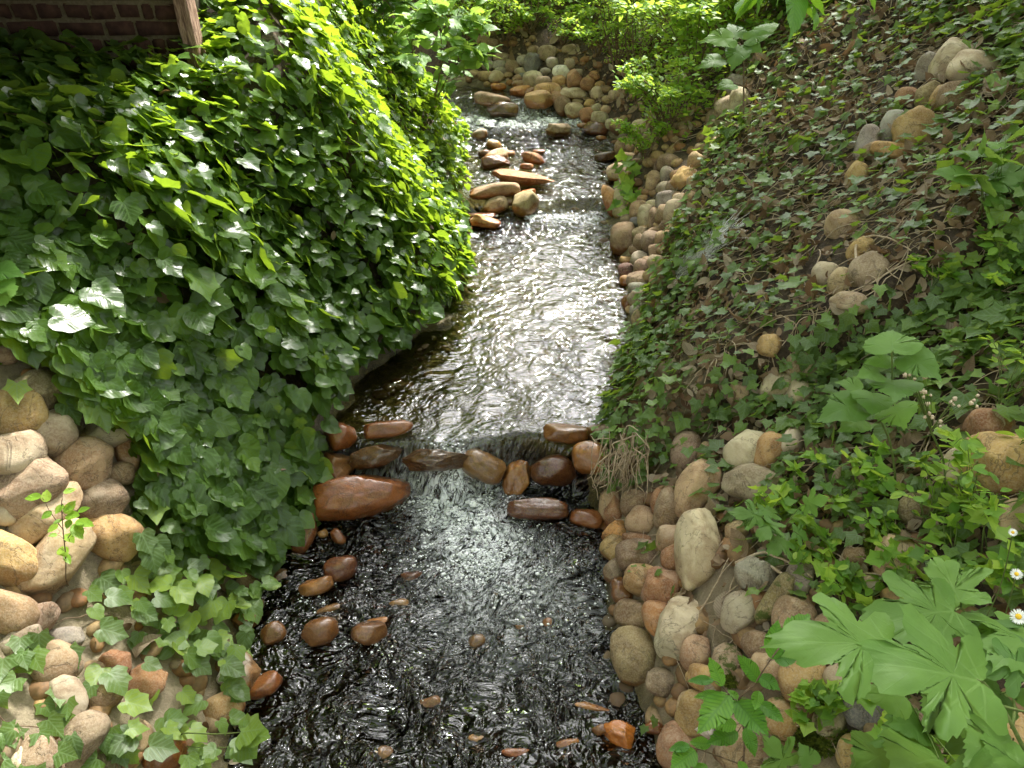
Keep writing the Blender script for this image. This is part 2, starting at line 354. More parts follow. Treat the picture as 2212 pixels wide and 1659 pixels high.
zone = np.where(ins, 2.0, np.where(np.minimum(dl, dr) < .05, 1.6, mort))
tag(mk('terrain', np.stack([x, y, z], 1), Q, M['ground'], {'zone': zone}), 'brown soil and mortar banks with the pebbly stream bed between them', 'ground', kind='structure')

wx = np.arange(-2.6, 1.45, .016); wy = np.arange(.2, 8.6, .016); X, Y = np.meshgrid(wx, wy); x, y = X.ravel(), Y.ravel(); z = zw(x, y)
c = crest(x)
turb = np.exp(-((y-2.3)/.42)**2)*.9 + .75*sm(2.6, 1.7, y) + .5*np.exp(-((y-4.98)/.22)**2) + .9*np.exp(-((y-6.6)/.25)**2) + .3*sm(5.2, 5.8, y)*sm(6.9, 6.6, y)
turb = np.clip(turb*(.75 + .4*n2(x*2, y*2, 3)), 0, 1)*(y < c+.03) + np.where(y >= c+.03, np.clip(.5*np.exp(-((y-4.98)/.22)**2) + .9*np.exp(-((y-6.6)/.25)**2) + .3*sm(5.2, 5.8, y)*sm(6.9, 6.6, y) + .3*sm(6.8, 7, y) + .05, 0, 1), 0)
jet = np.exp(-(((x+.24-.25*(2.5-y))/.19)**2 + ((y-2.42)/.22)**2)) + .6*np.exp(-(((x+.62)/.16)**2 + ((y-2.55)/.06)**2)); jet = np.clip(jet, 0, 1)
foam = np.clip(1.2*jet + .7*np.exp(-(((x+.08)/.2)**2 + ((y-2.15)/.2)**2)) + .25*np.exp(-(((x-.1)/.4)**2 + ((y-1.95)/.25)**2)) + .5*np.exp(-((y-c+.06)/.05)**2)*sm(.25, -.1, x)*sm(-.85, -.7, x) + 1.3*np.exp(-((y-6.66)/.14)**2) + .55*np.exp(-((y-5.0)/.09)**2)*sm(.1, .3, x), 0, 1)
w = n2(x*5, y*4, 21, 3); w2 = n2(x*15 + .6*w, y*11, 22, 3)
amp = .003 + .022*turb
z = z + amp*(w*.9 + w2*.7) + .035*jet*(.6 + .8*n2(x*12, y*12, 41, 2)) 
for (sx, sy, sa) in ((-.62, 1.95, .02), (.1, 1.75, .015), (.3, 6.05, .04)): z = z + sa*np.exp(-(((x-sx)/.25)**2 + ((y-sy)/.07)**2))
nx, ny = len(wx), len(wy); ii = (np.arange(ny-1)[:, None]*nx + np.arange(nx-1)[None]).ravel(); Q = np.stack([ii, ii+1, ii+nx+1, ii+nx], 1)
keep = (inside(x, y) | (np.minimum(pdist(x, y, LL), pdist(x, y, RR)) < .10)); Q = Q[keep[Q].all(1)]
bend = .35*np.sin(y*1.1) + .05*w
used = np.unique(Q); remap = np.zeros(len(x), int); remap[used] = np.arange(len(used))
tag(mk('water', np.stack([x, y, z], 1)[used], remap[Q], M['water'], {'flow': np.stack([x + bend, y, 0*x], 1)[used], 'turb': turb[used], 'deep': (y < c + .02).astype(float)[used], 'foam': foam[used]}),
    'clear rippling stream water running down over low stone steps', 'water', kind='structure')

k = NT('froth'); M['froth'] = k.done(k.prin(Base_Color=(.86, .89, .90), Roughness=.15))
bz = bmesh.new(); bmesh.ops.create_icosphere(bz, subdivisions=1, radius=1); BV = np.array([q.co[:] for q in bz.verts]); BT = np.array([[q.index for q in f.verts] for f in bz.faces]); bz.free()
def froth(spots):
    mb_v, mb_t = [], []; cnt = 0
    for cx_, cy_, sx_, sy_, n_, r0 in spots:
        X_ = rng.normal(cx_, sx_, n_); Y_ = rng.normal(cy_, sy_, n_); q = fbm(np.stack([X_*16, Y_*16, 0*X_], 1), 61, 2) > .05; X_, Y_ = X_[q], Y_[q]; X_, Y_ = X_[inside(X_, Y_)], Y_[inside(X_, Y_)]
        jt = np.exp(-(((X_+.24-.25*(2.5-Y_))/.19)**2 + ((Y_-2.42)/.22)**2)); Z_ = zw(X_, Y_) + .02*jt + .006 + np.abs(rng.normal(0, .008, len(X_)))
        R_ = r0*np.exp(rng.normal(0, .5, len(X_))); V_ = BV[None]*R_[:, None, None]*np.array([1.3, 1, .6]) + np.stack([X_, Y_, Z_], 1)[:, None]
        mb_v.append(V_.reshape(-1, 3)); mb_t.append((BT[None] + (np.arange(len(X_))*len(BV))[:, None, None] + cnt).reshape(-1, 3)); cnt += V_.shape[0]*len(BV)
    tag(mk('froth', np.vstack(mb_v), np.vstack(mb_t), M['froth']), 'white froth and bubbles below the small cascades', 'froth', kind='stuff')
froth([(-.75, 1.98, .10, .04, 260, .002), (-.55, 1.80, .14, .04, 300, .0018), (-.3, 1.7, .2, .2, 300, .0016), (-.27, 2.5, .10, .07, 2200, .0026), (-.18, 2.32, .12, .10, 1800, .0024), (-.08, 2.15, .15, .10, 1100, .0022), (-.62, 2.52, .08, .03, 900, .0024), (-.45, 2.48, .15, .03, 500, .0022), (.15, 2.0, .2, .15, 500, .002),
       (-.25, 6.62, .28, .06, 2600, .006), (.15, 6.65, .2, .05, 1200, .006), (.2, 5.02, .14, .03, 600, .004)])
# ------------------------------------------------------------------ stones
CC = dict(cream=(.56,.47,.32), buff=(.45,.37,.25), tan=(.42,.29,.16), ochre=(.47,.30,.11), brown=(.26,.165,.085), mauve=(.28,.195,.125), grey=(.31,.28,.24),
          rust=(.34,.16,.07), orange=(.58,.29,.09), dark=(.075,.055,.04), maroon=(.13,.05,.04), white=(.68,.64,.56), olive=(.24,.19,.08), slate=(.14,.14,.15), pink=(.38,.31,.22))
CN = dict(cream='cream', buff='buff', tan='tan', ochre='ochre', brown='brown', mauve='mauve-brown', grey='grey', rust='rust-red', orange='orange', dark='nearly black',
          maroon='maroon', white='whitish', olive='olive-brown', slate='slate-grey', pink='pinkish grey')
# region, cx, cy, w, h, tilt, colour, flags(w wet, s under water, a angular, m mossy), landmark phrase
ST = [l.split(',') for l in '''
B,115,1015,250,260,0,ochre,,cobble split by a dark red band
B,85,1260,300,250,-15,cream,,pale cream cobble at the left edge
B,290,1145,270,260,0,buff,,round buff cobble in the mortar
B,505,1345,310,280,35,tan,,large smooth tan cobble in the mortar
B,190,1455,370,270,20,mauve,,long mauve cobble in the mortar
B,430,640,270,200,10,tan,,tan cobble peeping from the ivy
B,230,890,270,230,0,olive,,
B,610,1560,260,260,30,mauve,,mauve slab beside the leaning ivy
B,10,1570,110,220,0,buff,,
B,640,1130,260,180,0,buff,,
B,760,1230,130,260,-10,rust,,
B,720,1380,160,130,0,tan,,
B,140,250,220,170,0,tan,,
B,30,640,130,150,0,mauve,,
A,60,430,230,340,20,ochre,,two-toned ochre boulder at the left edge
A,340,450,520,280,30,tan,,biggest tan boulder behind the seedling
A,290,150,440,230,15,tan,,
A,690,280,240,300,40,ochre,,
A,60,745,220,290,30,brown,,brown boulder under the ochre one
A,230,780,230,170,15,mauve,,
A,130,900,200,140,-10,buff,,
A,390,890,200,120,-20,grey,,
A,330,1060,240,260,20,tan,,
A,700,1060,170,180,0,rust,a,
A,870,1170,200,190,30,rust,a,rust block with a white streak
A,630,1220,190,160,0,tan,,
A,400,1250,180,250,0,buff,,
A,460,1540,420,240,20,mauve,,
A,240,1620,200,280,0,mauve,,
A,110,1620,130,150,0,cream,,
A,800,1490,190,180,0,tan,,
A,1000,1590,230,190,0,rust,w,
A,1430,1090,200,240,15,white,a,whitish rough rock at the left waterline
A,1340,1305,215,175,-5,ochre,,egg-shaped amber cobble at the left waterline
A,1480,500,130,240,-10,brown,,
A,1835,265,120,230,-35,rust,w,leaning rust cobble under the hanging ivy
A,1480,780,160,110,5,tan,w,
A,1645,865,130,115,20,brown,w,
A,1920,860,195,140,0,brown,w,square brown cobble standing in the riffle
A,1900,585,175,90,5,tan,w,
A,1990,700,220,110,0,olive,ws,
A,1590,1185,185,110,15,rust,w,small curved rust stone in the lower pool
A,1540,690,90,60,0,slate,w,
A,1660,500,170,120,0,dark,ws,
D,255,865,185,120,-2,mauve,w,flat-topped mauve cobble in the riffle
D,200,615,170,120,0,olive,ws,
D,420,670,150,90,0,olive,ws,
D,290,775,230,80,0,ochre,ws,
D,1560,180,185,95,-2,rust,w,smooth rust cobble in the dark pool
D,1715,130,100,170,5,rust,,
D,1850,90,170,160,20,brown,,
D,1890,190,180,160,0,tan,,
D,2040,120,150,250,0,brown,,tall brown cobble under the roots
D,1720,255,150,100,40,orange,a,
D,1720,350,150,140,0,ochre,,
D,1860,310,170,90,0,rust,,
D,1860,395,240,170,5,mauve,,broad mauve cobble by the right waterline
D,2060,295,170,150,0,tan,,
D,2080,410,150,150,0,rust,,
D,1730,485,120,140,-30,brown,,
D,1890,545,200,170,0,ochre,,
D,1770,615,150,135,-20,brown,w,dark wet cobble at the right waterline
D,2010,590,215,215,0,rust,,
D,1840,745,210,160,5,brown,,
D,1990,760,170,200,30,orange,,
D,2110,810,200,290,0,cream,,
D,1830,990,250,300,15,olive,,largest olive boulder at the right waterline
D,2000,1150,170,140,0,mauve,,
D,2170,1290,130,150,0,tan,,
D,2100,1550,210,260,0,rust,,
D,1960,1430,110,70,0,rust,w,
D,1755,1465,180,125,-15,orange,wa,bright orange block in the lower pool
D,1640,1440,100,60,20,brown,wa,
D,1180,810,160,70,0,olive,ws,
D,1330,790,80,110,20,tan,ws,
D,950,1460,260,110,-15,white,wsa,whitish sunken slab in the lower pool
D,1130,1560,190,70,0,rust,ws,
D,1580,1275,320,50,-5,ochre,ws,
D,900,880,120,90,0,olive,ws,
D,620,1250,170,80,0,brown,ws,
D,320,1560,150,100,0,olive,ws,
D,1440,1500,170,70,15,ochre,ws,
D,80,480,170,130,0,maroon,w,
D,500,500,150,90,0,maroon,ws,
C,500,905,640,300,-5,rust,w,big rust-red boulder below the step
C,365,480,180,160,0,rust,w,
C,670,440,310,105,-3,rust,w,flat rust stone on the left lip of the step
C,330,690,250,180,-20,pink,wa,
C,220,770,170,110,0,brown,w,
C,1000,650,440,130,-3,dark,wa,broad dark ledge rock in the middle of the step
C,620,620,330,130,4,dark,wa,dark ledge rock behind the water veil
C,1880,465,260,115,-3,brown,w,brown cobble just above the step
C,2100,440,150,110,0,mauve,,
C,2045,635,210,200,0,ochre,w,
C,1800,715,260,180,0,maroon,w,glossy maroon cobble on the right lip
C,1565,755,165,255,-15,ochre,wa,upright golden stone on the right lip
C,1690,975,350,130,0,maroon,w,
C,1330,690,260,170,-25,olive,w,
C,245,1120,60,50,0,cream,w,
C,350,1150,70,110,20,rust,w,
C,2175,960,120,260,0,tan,,
E,565,750,290,105,-8,brown,w,long brown stone on the far step
E,660,840,250,135,-5,dark,w,black wet rock on the far step
E,975,745,220,140,0,ochre,w,golden rock at the right of the far step
E,620,605,130,60,-5,orange,,
E,815,645,180,85,5,orange,,
E,905,650,100,70,0,tan,,
E,810,580,125,60,0,tan,,
E,930,548,165,145,0,cream,,large cream cobble on the far bend
E,1030,580,150,105,0,mauve,,
E,1160,555,110,90,0,ochre,,
E,1290,545,150,155,0,rust,a,reddish angular rock on the far bend
E,1415,580,120,100,0,rust,,
E,1055,645,210,115,5,ochre,,
E,1290,660,220,85,-2,cream,,
E,1175,640,60,65,0,maroon,,
E,1145,718,125,110,0,rust,w,round rust cobble beside the far step
E,1195,795,135,155,20,brown,w,
E,1295,838,150,125,0,cream,w,
E,1410,878,120,135,0,rust,w,
E,1530,895,155,110,0,buff,,
E,1620,950,75,90,0,buff,,
E,1700,970,150,130,0,brown,,
E,1500,1003,205,105,-5,maroon,w,
E,1390,960,120,40,0,tan,w,
E,1140,1022,215,118,0,mauve,wa,mauve rock alone in the upper run
E,1330,742,90,55,0,tan,,
E,1440,755,95,70,0,ochre,,
E,1505,805,110,85,0,buff,,
E,1585,810,80,70,0,tan,,
E,1500,670,95,120,0,buff,,
E,1660,682,90,80,0,buff,,
E,1590,720,80,60,0,tan,,
E,925,400,150,170,-30,slate,a,dark upright rock above the far bend
E,740,425,115,100,0,mauve,,
E,630,412,125,75,0,grey,,
E,530,412,115,80,0,grey,,
E,645,458,115,55,0,grey,,
E,495,508,120,90,0,tan,,
E,400,492,90,65,0,tan,,
E,600,518,125,100,5,cream,,
E,790,528,90,60,0,tan,,
E,815,468,100,60,0,buff,,
E,640,345,130,80,0,mauve,,
E,850,368,120,90,0,grey,,
E,1060,310,160,120,0,mauve,,
E,1100,390,100,85,0,grey,,
E,1180,478,150,110,0,white,,whitish cobble above the far bend
E,1260,405,90,100,0,mauve,,
E,1250,265,110,80,0,mauve,,
E,570,230,100,90,0,brown,,
E,480,200,110,100,0,brown,,
E,400,130,140,80,0,brown,,
E,930,280,100,80,0,brown,,
E,490,345,130,60,0,grey,,
E,1040,468,90,60,0,grey,,
E,850,505,90,50,0,slate,,
E,1160,160,110,90,0,mauve,,
E,1330,480,90,60,0,pink,,
E,1480,500,90,70,0,rust,,
E,700,495,80,50,0,tan,,
E,445,1038,125,88,10,pink,,
E,575,1127,125,72,-10,cream,,small cream cobble by the ivy in the upper run
E,490,1212,110,65,0,maroon,w,
E,600,1238,190,120,12,tan,,tan cobble leaning on the maroon one
E,585,1308,230,110,0,maroon,wa,
E,925,1268,190,92,-12,rust,w,domed rust cobble in the upper run
E,870,1328,110,48,0,orange,w,
E,700,1208,125,42,0,tan,w,
E,980,1192,95,38,0,rust,w,
E,1575,1248,155,72,12,dark,w,dark wedge near the right bank
E,845,1468,490,125,-4,rust,wa,long red slab lying across the current
E,590,1572,400,115,5,brown,w,long olive-brown stone below the red slab
E,540,1517,100,40,0,tan,w,
E,880,1560,120,50,10,orange,w,
E,1740,1165,130,170,0,brown,,
E,1830,1142,115,105,0,mauve,,
E,1740,1080,100,70,0,dark,,
E,1540,1067,85,35,0,tan,w,
E,1905,985,150,125,0,cream,,
E,1780,1252,135,88,0,tan,,
E,1700,1382,200,135,0,cream,,pale boulder behind the yellow-green sprig
J,1000,1257,150,85,20,tan,w,
J,1185,1245,145,125,28,olive,w,tilted olive cobble at the lower step
J,915,1315,195,38,0,maroon,wa,
J,942,1350,165,70,-8,orange,wa,layered orange slab beside the ivy
J,815,1385,95,48,0,tan,,
J,745,1385,80,50,0,rust,w,
J,1080,1225,90,40,0,grey,w,
F,335,550,110,240,22,orange,w,leaning orange stone at the right waterline
F,450,525,145,200,10,cream,,
F,425,625,125,115,0,cream,,
F,490,150,140,90,0,tan,,
F,575,190,100,70,0,mauve,,
F,595,612,150,135,12,tan,,
F,622,520,90,90,0,ochre,,
F,720,560,120,70,0,buff,,
F,490,705,115,95,0,mauve,,
F,572,722,110,80,0,slate,,
F,650,680,125,185,0,cream,,tall cream cobble in the right cobble wall
F,722,700,95,175,0,mauve,,
F,812,662,130,155,0,brown,,
F,900,650,155,205,0,buff,,
F,838,525,195,130,15,grey,,
F,965,535,130,130,0,buff,,
F,830,420,140,105,0,pink,,
F,905,400,115,110,0,mauve,,
F,1000,340,195,180,0,ochre,a,angular ochre rock topping the cobble wall
F,1085,362,110,120,0,tan,,
F,720,355,130,160,0,tan,,
F,840,300,120,130,0,grey,,
F,860,190,170,130,0,mauve,,
F,1105,190,130,160,0,tan,a,
F,780,230,100,130,0,maroon,,
F,1160,60,120,90,0,tan,,
F,1250,40,90,130,0,cream,,
F,455,885,220,255,18,brown,,biggest brown boulder of the right cobble wall
F,462,768,90,55,0,mauve,,
F,622,822,170,95,0,olive,,
F,740,802,120,75,0,brown,,
F,842,762,120,110,0,brown,,
F,962,722,120,160,0,tan,,
F,600,902,100,140,0,brown,,
F,692,900,140,160,0,mauve,,
F,550,965,90,90,0,brown,,
F,790,872,120,120,0,tan,,
F,872,862,120,120,0,tan,,
F,742,992,140,140,0,brown,a,
F,470,1070,95,95,0,ochre,a,knobbly golden stone at the foot of the wall
F,600,1055,145,120,0,pink,,
F,622,1118,130,120,0,mauve,,
F,482,1162,150,120,0,maroon,,
F,482,1245,110,85,0,ochre,,
F,602,1248,200,140,0,mauve,,
F,762,1092,160,120,0,buff,,
F,742,1232,100,70,0,buff,,
F,602,1325,200,100,0,grey,,
F,742,1312,130,140,0,tan,,
F,612,1402,200,150,20,buff,,broad buff cobble low in the wall
F,490,1442,100,120,0,rust,,
F,612,1522,170,120,15,grey,,
F,622,1600,160,160,0,tan,,
G,1760,390,190,230,0,cream,,tall cream boulder high on the right bank
G,1890,420,240,170,10,cream,,
G,1625,430,100,180,0,grey,,
G,1630,595,130,160,0,olive,,
G,1700,605,95,135,0,ochre,,
G,1785,600,160,170,0,brown,,
G,1520,595,140,100,0,rust,,
G,1555,795,225,225,0,ochre,a,rough golden-brown boulder on the right bank
G,1430,785,140,180,0,grey,,
G,1270,890,120,210,0,grey,,
G,1310,925,150,110,0,mauve,,
G,1430,925,235,100,0,ochre,,flat golden cobble below the rough boulder
G,1200,1075,120,160,0,ochre,,
G,1120,1368,175,165,0,tan,,isolated tan block among ivy on the right bank
G,1230,1530,140,170,0,ochre,,
G,485,530,120,110,0,grey,,
G,430,660,120,120,0,buff,,
G,490,640,90,160,0,cream,,
G,350,725,90,90,0,mauve,,
G,345,862,80,90,0,cream,,
H,1270,170,190,210,0,mauve,,
H,1020,185,140,140,0,buff,,
H,1110,240,130,170,0,tan,,
H,1165,355,200,120,0,buff,,
H,680,605,120,120,0,ochre,,
H,870,735,170,150,0,olive,,
H,745,885,200,200,0,cream,,
H,500,895,110,140,0,tan,,
H,850,905,150,160,0,buff,,
H,185,1245,160,210,0,mauve,,
H,315,1255,110,120,0,tan,,
H,245,1485,215,335,-12,tan,,
H,60,1555,155,190,0,rust,,
H,560,1255,260,230,0,cream,,
H,690,1255,160,230,0,ochre,,
H,810,1205,130,190,0,cream,,
H,600,1455,330,210,0,pink,,wide pinkish boulder below the bare soil
H,1990,1125,230,250,0,rust,,
H,2085,1335,410,340,15,ochre,,biggest ochre boulder at the right edge
H,1830,1355,200,240,0,cream,,
H,1560,1600,180,180,0,olive,,
H,1040,1555,100,100,0,ochre,,
H,1240,1545,120,140,0,buff,,
I,245,370,230,440,8,cream,,tall pale boulder above the right waterline
I,485,250,120,130,0,tan,,
I,600,505,210,190,0,grey,,
I,505,745,185,230,0,pink,,pale mauve round cobble in the dry leaves
I,725,655,115,330,-15,olive,m,
I,855,545,140,230,0,grey,,
I,825,805,230,270,20,brown,,
I,1455,425,235,270,0,tan,,squarish tan boulder next to the moss cushion
I,1210,405,140,120,0,brown,,
I,1300,560,110,100,0,cream,,
I,1060,800,180,100,0,tan,,
I,640,935,210,160,0,brown,,
I,710,1080,240,190,0,tan,,
I,885,1140,245,265,0,ochre,,pitted ochre boulder between the two saplings
I,240,985,160,190,0,tan,,
I,430,1025,160,170,0,buff,m,
I,110,860,180,290,0,cream,,
I,300,1135,200,140,0,ochre,,
I,240,1335,190,230,0,ochre,,
I,320,1445,140,100,0,white,a,white chip under the serrated seedling
I,770,1370,230,220,0,ochre,m,
I,520,1530,260,290,0,brown,,
I,1130,1155,210,190,0,tan,,
I,1235,1295,255,230,0,slate,,slate-grey boulder in the moss
I,1040,1385,155,180,0,pink,m,
I,1180,1575,160,190,0,ochre,,
I,1860,1445,250,210,0,tan,,
I,2150,1445,210,210,0,ochre,,
I,1500,1390,230,200,0,mauve,,
I,2130,600,150,160,0,olive,,
I,2130,200,170,260,0,tan,,
'''.strip().splitlines()]
def carve(V, seed, ang, asp=1):
    r = np.random.default_rng(seed); V = V.copy()
    k = (2.25 if not ang else 2.3) + .7*min(1.6, abs(asp-1))
    V = V/((np.abs(V)**k).sum(1, keepdims=True))**(1/k)
    npl = 6 if not ang else 11
    for i in range(npl):
        n = r.normal(size=3); n /= np.linalg.norm(n); d = r.uniform(.74, .93) if not ang else r.uniform(.66, .88)
        e = V @ n - d; V = V - np.where(e > 0, e*(.75 if not ang else .93), 0)[:, None]*n
    o = r.uniform(0, 90, 3)
    V = V*(1 + .10*vn(V*1.3 + o, 1) + (.03 if not ang else .07)*fbm(V*3 + o, 2, 3) + (.006 if not ang else .02)*fbm(V*9 + o, 3, 2))[:, None]
    V /= np.abs(V).max(0)
    return V
stones = []
for i, s in enumerate(ST):
    r, cx, cyy, w, h, a, col, fl, lab = s; cx, cyy, w, h, a = map(float, (cx, cyy, w, h, a)); u, v = px(r, cx, cyy); k = REG[r][2]
    stones.append(dict(u=u, v=v, w=w*k, h=h*k, a=a, col=col, fl=fl, lab=lab, i=i))
Ps, Ts = hit([s['u'] for s in stones], [s['v'] for s in stones], SURF)
for s, P, t in zip(stones, Ps, Ts):
    gk = 1.0 if 's' in s['fl'] else (1.06 if s['w'] > 150 else (1.3 if t > 4.0 and s['u'] > 1300 else 1.2)); rw, rh = gk*s['w']/2*t/FPX, gk*s['h']/2*t/FPX; rr = math.sqrt(rw*rh); rd = min(max(rw, rh), 1.15*rr)*.82
    a = RAD(s['a']); dirv = ray(s['u'], s['v']); vd = -dirv/np.linalg.norm(dirv)
    ex0 = np.cross([0, 0, 1.0], vd); ex0 /= np.linalg.norm(ex0); ey0 = np.cross(vd, ex0)
    ex = cos(a)*ex0 + sin(a)*ey0; ey = -sin(a)*ex0 + cos(a)*ey0
    ang = 'a' in s['fl']; big = s['w'] > 70
    V, T = ICO[5 if s['w'] > 110 else (4 if s['w'] > 36 else 3)]
    V = carve(V, 100 + s['i'], ang, max(s['w']/s['h'], s['h']/s['w']))
    Vw = V[:, :1]*rw*ex + V[:, 1:2]*rh*ey + V[:, 2:]*rd*vd
    sink = .28
    if 's' in s['fl']:
        sink = 0; C = P + np.array([0, 0, -1])*rr*(.52 if s['i'] % 3 else .68)
    else: C = P + vd*rr*.2 + np.array([0, 0, rr*(.32 if 'w' in s['fl'] else .14)])
    sh = 'cobble' if not ang else 'rock'
    if s['w'] > 84 and t < 3.6 or s['w'] > 60 and t > 3.6: sh = 'boulder'
    o = mk(sh, Vw, T, M['stone'], loc=tuple(C)); jit = np.array([random.uniform(.88, 1.12)]*3)*np.array([random.uniform(.95, 1.05) for _ in range(3)])
    o.color = (*np.clip(np.array(CC[s['col']])*jit, 0, 1), 1)
    wl = float(zw(np.array([P[0]]), np.array([P[1]]))[0]); o['wet'] = 10.0 if 'w' in s['fl'] and (t < 4.2 or s['col'] in ('dark', 'maroon')) else wl + .05; o['moss'] = 1.0 if 'm' in s['fl'] else 0.0
    s['o'] = o; s['P'] = C; s['wl'] = wl; s['sh'] = sh
marks = [s for s in stones if s['lab']]
def zonephrase(s):
    if 's' in s['fl']: return 'sunk under the water'
    if 'w' in s['fl']: return 'in the stream'
    if s['v'] < 260 and s['u'] < 1330: return 'on the far bend'
    if s['u'] < 700: return 'in the mortared left bank'
    if s['u'] < 1560 and s['v'] < 760: return 'in the right cobble wall'
    if s['u'] < 1640 and s['v'] > 1000: return 'in the lower right revetment'
    return 'on the right slope'
used_l = {s['lab'] for s in marks}
for s in stones:
    o = s['o']; grp = 'stones ' + zonephrase(s)
    if s['lab']: tag(o, s['lab'] if len(s['lab'].split()) > 3 else s['lab'] + ' on the bank', 'stone', grp); continue
    asp = s['w']/s['h']; shp = 'angular' if 'a' in s['fl'] else ('long' if asp > 1.75 else 'upright' if asp < .75 else 'oval' if asp > 1.2 else 'rounded')
    size = 'small' if s['w'] < 28 else ('large' if s['w'] > 70 else '')
    near = sorted(marks, key=lambda m: (m['u']-s['u'])**2 + (m['v']-s['v'])**2)
    done = False
    for m in near[:4]:
        du, dv = s['u']-m['u'], s['v']-m['v']
        rel = ('above' if dv < 0 else 'below') if abs(dv) > abs(du) else ('left of' if du < 0 else 'right of')
        far_ = (du*du + dv*dv)**.5 > .75*(m['w'] + s['w'])
        for extra in ('', ' mottled' if s['i'] % 2 else ' smooth'):
            lab = ' '.join(f"{size} {CN[s['col']]}{extra} {shp} {s['sh'] if s['sh'] != 'boulder' else 'stone'} {'' if far_ else 'just '}{rel} the {m['lab']}".split())
            if lab not in used_l and len(lab.split()) <= 16: done = True; break
        if done: break
    if not done: lab = f"{CN[s['col']]} {shp} {s['sh']} {zonephrase(s)}"
    used_l.add(lab); tag(o, lab, 'stone', grp)

# pebbles nobody could count
def pebbles(name, n, zonefn, rmin, rmax, label, sub=2, mat='pebble'):
    mb = MB(); k = 0; Vt, T = ICO[sub]; tries = 0
    u, v = zonefn(n); P, t = hit(u, v)
    for p, tt, uu, vv in zip(P, t, u, v):
        if any((uu-s['u'])**2/(s['w']*.42)**2 + (vv-s['v'])**2/(s['h']*.42)**2 < 1 for s in stones): continue
        r = random.uniform(rmin, rmax); V = Vt*np.array([r, r*random.uniform(.6, .95), r*random.uniform(.45, .75)])
        V = V*(1 + .12*vn(Vt*1.5 + k*3.1, 4))[:, None]; a, b = random.uniform(0, 6.28), random.uniform(-.5, .5)
        R = np.array([[cos(a), -sin(a), 0], [sin(a), cos(a), 0], [0, 0, 1]]) @ np.array([[1, 0, 0], [0, cos(b), -sin(b)], [0, sin(b), cos(b)]])
        mb.add(V @ R.T + p, T, rnd=random.random()); k += 1
    o = mb.build(name, M[mat]); tag(o, label, 'pebbles', kind='stuff'); return o
for nm_, kk_ in (('pebble', 1.0), ('wet_pebble', .42)):
  k = NT(nm_); cr = k.n('ValToRGB'); k.L(k.attr('rnd'), cr.inputs[0]); e = cr.color_ramp.elements; e[0].color = (.30, .2, .13, 1); e[1].color = (.42, .30, .16, 1)
  for pos, c in ((.2, (.16, .09, .05, 1)), (.4, (.40, .33, .22, 1)), (.6, (.25, .12, .05, 1)), (.8, (.28, .25, .21, 1))): q = e.new(pos); q.color = c
  tc = k.n('TexCoord'); nz = k.noise(60, tc.outputs['Object'], 5, .65); c = k.mix(k.step(nz, .35, .7, 0, .6), k.mix(1, cr.outputs[0], (kk_, kk_*.85, kk_*.6), 'MULTIPLY'), (.10, .07, .04))
  M[nm_] = k.done(k.prin(Base_Color=c, Roughness=.7, Normal=k.bump(nz, .4, .004)))
def scatter_poly(polys):
    def f(n):
        U, Vv = [], []
        for P, share in polys:
            A = np.array(P, float); m = int(n*share); u = rng.uniform(A[:, 0].min(), A[:, 0].max(), m*3); v = rng.uniform(A[:, 1].min(), A[:, 1].max(), m*3)
            q = inpoly(u, v, P); U.append(u[q][:m]); Vv.append(v[q][:m])
        return np.concatenate(U), np.concatenate(Vv)
    return f
pebbles('bank_pebbles', 900, scatter_poly([([(0, 620), (130, 900), (280, 1000), (300, 1200), (520, 1240), (520, 1659), (0, 1659)], .09),
    ([(1310, 1040), (1640, 1100), (2212, 1200), (2212, 1659), (1450, 1659), (1340, 1400)], .12), ([(1330, 300), (1560, 200), (1500, 420), (1430, 650), (1370, 740)], .20),
    ([(1000, 60), (1300, 60), (1500, 330), (1330, 300), (1150, 190), (1000, 180)], .10)]), .025, .06, 'small river pebbles filling the gaps between the bank stones')
pebbles('stream_pebbles', 520, scatter_poly([([(500, 1659), (560, 1250), (700, 1100), (1290, 1120), (1340, 1450), (1420, 1659)], .5), ([(720, 930), (990, 680), (1000, 450), (1320, 450), (1350, 740), (1300, 930)], .35),
    ([(1010, 430), (1030, 220), (1150, 200), (1330, 330), (1320, 430)], .15)]), .012, .05, 'small brown and amber pebbles lying on the stream bed', mat='wet_pebble')

